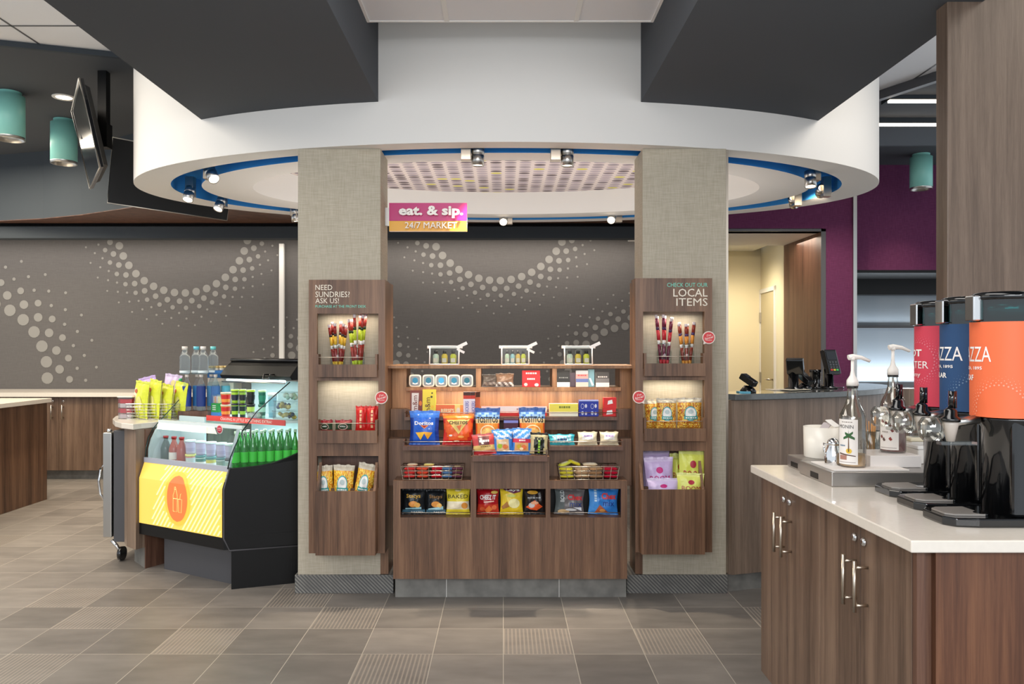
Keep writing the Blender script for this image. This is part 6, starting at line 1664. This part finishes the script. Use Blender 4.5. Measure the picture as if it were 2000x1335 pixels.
# syrup bottles with pumps
bglass = thin_glass('bottle_glass', (246, 246, 240), 1.3, .02, .1)
def syrup(label, px, y, z, h, liquid, lvl, art):
    x = xa(px, y); r = h * .158
    t = thing('syrup_bottle', label, 'syrup bottle', (x, y, z), 'glass syrup bottles with pumps')
    pr = [(r * .94, 0), (r, .006), (r, h * .60), (r * .93, h * .66), (r * .62, h * .76), (r * .42, h * .86), (r * .36, h * .98), (r * .4, h)]
    mb = MB(); mb.lathe(pr, (x, y, z), 32, cap=False); mb.build('glass', bglass, t)
    mb = MB(); mb.lathe([(r * .9, .004), (r * .95, .01), (r * .95, h * lvl)], (x, y, z), 28, liquid); mb.build('syrup', M['plastic'], t)
    mb = MB(); mb.lathe([(r * .43, h * .985), (r * .43, h * 1.015)], (x, y, z), 20, (30, 28, 28)); mb.build('collar', M['plastic'], t)
    zc_ = z + h * 1.015
    mb = MB(); mb.lathe([(r * .46, 0), (r * .44, .018), (r * .2, .034), (r * .13, .05), (r * .12, .088)], (x, y, zc_), 18, (244, 240, 232))
    mb.tube([(x - .014, y, zc_ + .094), (x, y, zc_ + .097), (x + .03, y, zc_ + .094), (x + .058, y, zc_ + .082)], [.009, .009, .0065, .005], 8, (246, 242, 234))
    mb.tube([(x, y, zc_ + .085), (x, y, zc_ + .096)], .009, 10, (246, 242, 234))
    mb.build('pump', M['plastic'], t)
    mb = MB(); mb.tube([(x, y, z + .01), (x, y, z + h * .98)], .003, 6, (236, 232, 222)); mb.build('dip_tube', M['plastic'], t)
    # wrapped paper label facing the aisle
    def cyl(u, v, e=0): 
        a = math.radians(-184 + 92 * u)
        return (x + (r + .0012 + e) * math.cos(a), y + (r + .0012 + e) * math.sin(a), z + h * (.04 + .56 * v))
    mb = MB(); mb.grid(lambda u, v: cyl(u, v), 12, 6, lambda u, v: (240, 234, 228)); lb = mb.build('paper_label', M['card'], t)
    mb = MB(); f = lambda u, v: cyl(u, v, .0008)
    mb.text('MONIN', f, .1, .8, .80, .88, (40, 34, 34), .01)
    mb.blur(f, .25, .75, .93, .95, (150, 140, 130))
    if art == 'palm':
        mb.shape(f, [(.56, .28), (.62, .28), (.60, .62), (.57, .62)], (110, 74, 44))
        for a, b in ((.34, .60), (.42, .72), (.78, .74), (.86, .6), (.58, .78)): mb.shape(f, [(.58, .60), (a, b - .05), (a, b), (.60, .68)], (50, 96, 50))
        mb.disc(f, .6, .3, .14, (230, 190, 60), 8, .06); mb.blur(f, .14, .42, .40, .43, (90, 120, 150)); mb.shape(f, [(.1, .22), (.9, .18), (.9, .2), (.1, .25)], (90, 60, 50)); mb.shape(f, [(.12, .1), (.5, .1), (.5, .2), (.12, .2)], (176, 126, 110))
    else:
        for k, (a, b) in enumerate(((.22, .66), (.42, .62), (.6, .58), (.78, .56), (.7, .46), (.3, .24), (.62, .26), (.16, .3))):
            mb.shape(f, [(a - .09, b), (a, b + .05), (a + .09, b - .02), (a, b - .05)], ((150, 60, 50), (120, 50, 44), (96, 70, 60))[k % 3])
        mb.blur(f, .2, .5, .40, .43, (170, 160, 150))
    mb.shape(f, [(.1, .04), (.9, .04), (.9, .055), (.1, .055)], (180, 170, 165))
    mb.build('label_print', M['ink'], lb)
    return t
mt = tag(MB().box(1.075, 1.32, 2.53, 2.72, ZT, ZT + .004, (238, 232, 226)).build('paper_mat', M['card'], loc=(1.2, 2.6, ZT)), 'white paper mat under the clear syrup bottle and shaker', 'mat')
syrup('clear syrup bottle with a palm tree label and white pump', 1665, 2.60, ZT + .0045, .265, (226, 190, 150), .16, 'palm')
tb = tag(MB().box(xa(1700, 2.60), xa(1800, 2.60), 2.60, 2.765, ZT, ZT + .04, (238, 232, 228)).build('white_block', M['plastic'], loc=(1.3, 2.66, ZT), bevel=.002), 'white block under the dark red syrup bottle', 'block')
syrup('dark red syrup bottle with a nut label and white pump', 1744, 2.69, ZT + .041, .262, (120, 40, 36), .58, 'nut')
# stirrers in a clear cup
x, y = xa(1706, 2.83), 2.84
t = thing('stirrer_cup', 'frosted cup holding wooden stir sticks between the syrup bottles', 'cup', (x, y, ZC + .0445))
mb = MB(); mb.lathe([(.03, 0), (.034, .1), (.032, .1), (.028, .004)], (x, y, ZC + .0445), 22, (206, 196, 196), cap=False); mb.build('cup', M['clear'], t)
rr = random.Random(9)
for k in range(16):
    a = rr.uniform(0, 6.28); q = rr.uniform(.2, 1)
    p0 = Vector((x + .016 * q * math.cos(a), y + .016 * q * math.sin(a), ZC + .05)); p1 = Vector((x + .03 * q * math.cos(a) + .004, y + .028 * q * math.sin(a), ZC + .05 + rr.uniform(.125, .15)))
    mb = MB(); mb.tube([p0, p1], .0022, 4, (224, 166, 104))
    tag(mb.build('stir_stick', M['card'], loc=tuple(p0)), 'thin wooden stir stick standing in the frosted cup', 'stir stick', 'wooden stir sticks')
# white lidded cups / small containers behind the dispensers
for k, (px, y, w, h, lb) in enumerate(((1795, 2.88, .1, .06, 'low white container behind the dark red syrup bottle'), (1812, 2.72, .11, .05, 'white box on the steel base beside the black dispensers'))):
    x = xa(px, y)
    t = thing('white_container', lb, 'container', (x, y, ZT if k else ZC + .0445))
    z_ = ZT + .0 if k else ZC + .0445
    mb = MB(); mb.box(x - w / 2, x + w / 2, y - .04, y + .04, z_, z_ + h, (240, 236, 230)); mb.build('body', M['plastic'], t, bevel=.004)
    mb = MB(); mb.box(x - w / 2 - .003, x + w / 2 + .003, y - .043, y + .043, z_ + h, z_ + h + .012, (236, 226, 196) if k == 0 else (246, 244, 240)); mb.build('lid', M['plastic'], t, bevel=.003)

# ---------------------------------------------------------------- hot drink dispensers
def dispenser(label, x, y, wrap, rows, arcs):
    t = thing('drink_dispenser', label, 'drink dispenser', (x, y, ZC), 'hot drink dispensers')
    r = .083
    # base with drip tray, reaching toward the aisle (-x)
    ft = [(x - .192, y - .045), (x - .172, y - .072), (x - .12, y - .082), (x + .09, y - .083), (x + .09, y + .083), (x - .12, y + .082), (x - .172, y + .072), (x - .192, y + .045)]
    mb = MB(); mb.prism(ft, ZC, ZC + .022); mb.build('base', M['gloss_black'], t, bevel=.004)
    mb = MB(); mb.prism([(x - .178, y - .03), (x - .16, y - .046), (x - .085, y - .05), (x - .085, y + .05), (x - .16, y + .046), (x - .178, y + .03)], ZC + .022, ZC + .027); mb.build('drip_tray', flat('drip_tray_grey', (150, 144, 138), .4, .3), t, bevel=.001)
    mb = MB(); mb.lathe([(.020, ZC * 0 + .022), (.018, .028)], (x - .085, y - .03, ZC), 14); mb.build('knob', M['gloss_black'], t)
    # stand columns
    for dy in (-.052, .052):
        mb = MB(); mb.prism([(x - .028, y + dy - .02), (x + .02, y + dy - .02), (x + .02, y + dy + .02), (x - .028, y + dy + .02)], ZC + .022, ZC + .27); mb.build('stand_column', M['gloss_black'], t, bevel=.008)
    mb = MB(); mb.lathe([(r * .8, .022), (r * .8, .24), (r * .97, .262), (r * .97, .27)], (x + .01, y, ZC), 32); mb.build('lower_body', M['gloss_black'], t)
    # wrapped body
    z0, z1 = ZC + .27, ZC + .512
    def wf(u, v, e=0):     # u 0..1 around the aisle side, left to right as seen from the aisle corner
        a = math.radians(-250 + 200 * u)
        return (x + (r + e) * math.cos(a), y + (r + e) * math.sin(a), z0 + (z1 - z0) * v)
    mb = MB(); mb.lathe([(r - .001, .27), (r - .001, .512)], (x, y, ZC), 40, wrap); mb.build('body', M['plastic'], t)
    mb = MB(); mb.grid(lambda u, v: wf(u, v), 40, 2, lambda u, v: wrap); w_ = mb.build('wrap', M['card'], t)
    mb = MB(); f = lambda u, v: wf(u, v, .0012)
    for (s_, u0, u1, v0, v1, off) in rows: mb.text(s_, f, u0, u1, v0, v1, (248, 244, 240), off)
    mb.build('lettering', M['ink'], w_)
    mb = MB(); c2 = lerp(wrap, (255, 255, 255), .35)
    cu, cv = arcs
    R_ = .2
    for ring_, rad in ((.0, .011), (.022, .008), (.042, .006), (.06, .004), (.078, .003)):
        for k in range(36):
            a = 2 * math.pi * (k + .5 * (ring_ * 50 % 2)) / 36
            uu = cu + (R_ + ring_) * math.cos(a); vv = cv + (R_ + ring_) * 1.2 * math.sin(a)
            if 0.02 < uu < .98 and .02 < vv < .98: mb.disc(f, uu, vv, rad * .7, c2, 8, rad * .85)
    mb.build('dot_print', M['ink'], w_)
    # lid: tinted collar, black rim, latch
    mb = MB(); mb.lathe([(r * .96, .512), (r * .96, .568)], (x, y, ZC), 36, cap=False); mb.build('tinted_collar', M['glass_teal'], t)
    mb = MB(); mb.lathe([(r * .80, .512), (r * .80, .575)], (x, y, ZC), 30); mb.build('inner_liner', flat('teal_reflection_liner', (70, 140, 142), .15, .6), t)  # teal reflections in the collar are put into the liner colour
    mb = MB(); mb.lathe([(r * .97, .568), (r * 1.0, .572), (r * 1.0, .582), (r * .9, .588), (r * .3, .59)], (x, y, ZC), 36); mb.build('lid', M['gloss_black'], t)
    mb = MB(); mb.box(x - r - .014, x - r + .012, y - .02, y + .02, ZC + .515, ZC + .58); mb.build('latch', M['chrome'], t, bevel=.003)
    # tap: arm, grey cone, black handle, clear sight tube
    tx = x - .145
    mb = MB(); mb.tube([(x - r + .01, y, ZC + .262), (tx, y, ZC + .252)], .012, 10); mb.build('tap_arm', M['clear'] if False else M['steel'], t)
    mb = MB(); mb.lathe([(.010, .205), (.019, .248), (.020, .256)], (tx, y, ZC), 20, (196, 186, 176)); mb.build('spout', M['plastic'], t)
    mb = MB(); mb.lathe([(.024, .256), (.024, .264), (.016, .270), (.015, .285), (.008, .292)], (tx, y, ZC), 20); mb.tube([(tx, y, ZC + .29), (tx + .002, y - .004, ZC + .335)], [.006, .009], 8); mb.tube([(tx + .012, y, ZC + .29), (tx + .012, y, ZC + .335)], .004, 6)
    mb.build('tap_handle', M['gloss_black'], t)
    mb = MB(); mb.lathe([(.02, .205), (.030, .215), (.032, .25), (.022, .265)], (tx - .045, y + .01, ZC), 8, cap=False); mb.build('sight_cup', bglass, t)
    mb = MB(); mb.box(tx - .03, x - r, y - .012, y + .012, ZC + .196, ZC + .204); mb.build('tap_bracket', M['clear'], t)
    return t
DX = 1.365
dispenser('red hot water dispenser with black lid and stand, furthest from the viewer', 1.35, 2.38, (214, 62, 84), [('HOT', .1, .42, .62, .71, .03), ('WATER', .06, .50, .47, .56, .03), ('steamy', .12, .4, .35, .41, .01)], (.36, .56))
dispenser('dark blue coffee dispenser in the middle of the row of three', 1.325, 2.195, (30, 72, 118), [('LAVAZZA', -.08, .56, .58, .74, .05), ('ITALIA, 1895', .12, .47, .49, .53, .02), ('REGULAR', .04, .40, .38, .44, .03)], (.66, .12))
dispenser('orange coffee dispenser nearest the viewer, cut by the right edge', 1.30, 2.01, (240, 112, 66), [('LAVAZZA', -.02, .52, .58, .74, .05), ('ITALIA, 1895', .14, .44, .49, .53, .02), ('DECAF', .14, .34, .38, .44, .03)], (.58, .10))

# ================================================================ RECEPTION DESK DEVICES
ZK = 1.1065
def onp(px, D): return xa(px, D)
def terminal(label, px, D, z, yaw, tilt, w=.085, h=.15, keys=True, stand=True, grp='card terminals on the reception desk'):
    x = xa(px, D)
    t = thing('card_terminal', label, 'card terminal', (x, D, z), grp)
    hz = .11 if stand else .035
    T = Matrix.Translation((x, D, z + hz + h * .35)) @ Matrix.Rotation(math.radians(yaw), 4, 'Z') @ Matrix.Rotation(math.radians(tilt), 4, 'X')
    MB(T).box(-w / 2, w / 2, -.018, .018, -h / 2, h / 2).build('casing', M['gloss_black'], t, bevel=.006)
    MB(T).box(-w * .36, w * .36, -.0205, -.0185, h * .08, h * .4).build('screen', flat('dim_screen', (44, 48, 54), .15), t)
    if keys:
        mb = MB(T)
        for r_ in range(4):
            for c_ in range(3): mb.box(-w * .3 + c_ * w * .22, -w * .3 + c_ * w * .22 + w * .16, -.021, -.0185, -h * .38 + r_ * h * .105, -h * .38 + r_ * h * .105 + h * .07, [(206, 60, 50), (220, 200, 60), (70, 190, 90)][c_] if r_ == 0 else (70, 74, 78))
        mb.build('keypad', M['plastic'], t)
    if stand:
        mb = MB(); mb.lathe([(.055, 0), (.055, .008), (.03, .016), (.03, hz + .02)], (x, D + .03, z), 18); mb.build('stand', M['gloss_black'], t)
    else:
        mb = MB(); mb.lathe([(.045, 0), (.045, .01), (.02, .04)], (x, D + .01, z), 18); mb.build('foot', M['gloss_black'], t)
    return t
terminal('black card terminal turned away, left one of the tall pair on the reception desk', 1553, 4.74, ZK, 150, -24, .10, .10, False)
terminal('black card terminal with lit keypad facing the lobby, on the reception desk', 1622, 4.90, ZK, 20, -18, .10, .16, True)
terminal('low black handset between the two tall card terminals', 1572, 4.82, ZK, 35, -50, .06, .10, False, False)
terminal('low black card reader alone near the right pillar', 1462, 4.50, ZK, 40, -60, .05, .10, False, False)
t = thing('payment_dock', 'black cylindrical dock behind the lit card terminal', 'dock', (xa(1592, 4.93), 4.93, ZK))
mb = MB(); mb.lathe([(.04, 0), (.04, .01), (.032, .015), (.032, .10), (.036, .10), (.036, .12)], (xa(1592, 4.93), 4.93, ZK), 20); mb.build('body', M['gloss_black'], t)
mb = MB(); mb.tube([(xa(1592, 4.93) + .03, 4.93, ZK + .012), (xa(1640, 4.9), 4.86, ZK + .006), (xa(1650, 4.95), 4.97, ZK + .006)], .004, 6); mb.build('cable', M['gloss_black'], t)
for k, (px, D, c, yw) in enumerate(((1530, 4.76, (240, 232, 214), 12), (1548, 4.72, (226, 216, 196), 30))):
    T = Matrix.Translation((xa(px, D), D, ZK + .001 + .003 * k)) @ Matrix.Rotation(math.radians(yw), 4, 'Z')
    tag(MB(T).box(-.09, .09, -.06, .06, 0, .0025, c).build('paper_sheet', M['card'], loc=tuple(T.to_translation())), '%s paper sheet lying on the reception desk left of the terminals' % ('cream', 'overlapping tan')[k], 'paper', 'papers on the reception desk')
tag(MB().box(xa(1440, 4.5), xa(1462, 4.5), 4.46, 4.52, ZK, ZK + .006, (110, 196, 224)).build('blue_card', M['card'], loc=(xa(1450, 4.5), 4.5, ZK)), 'small light blue card under the lone card reader', 'card')
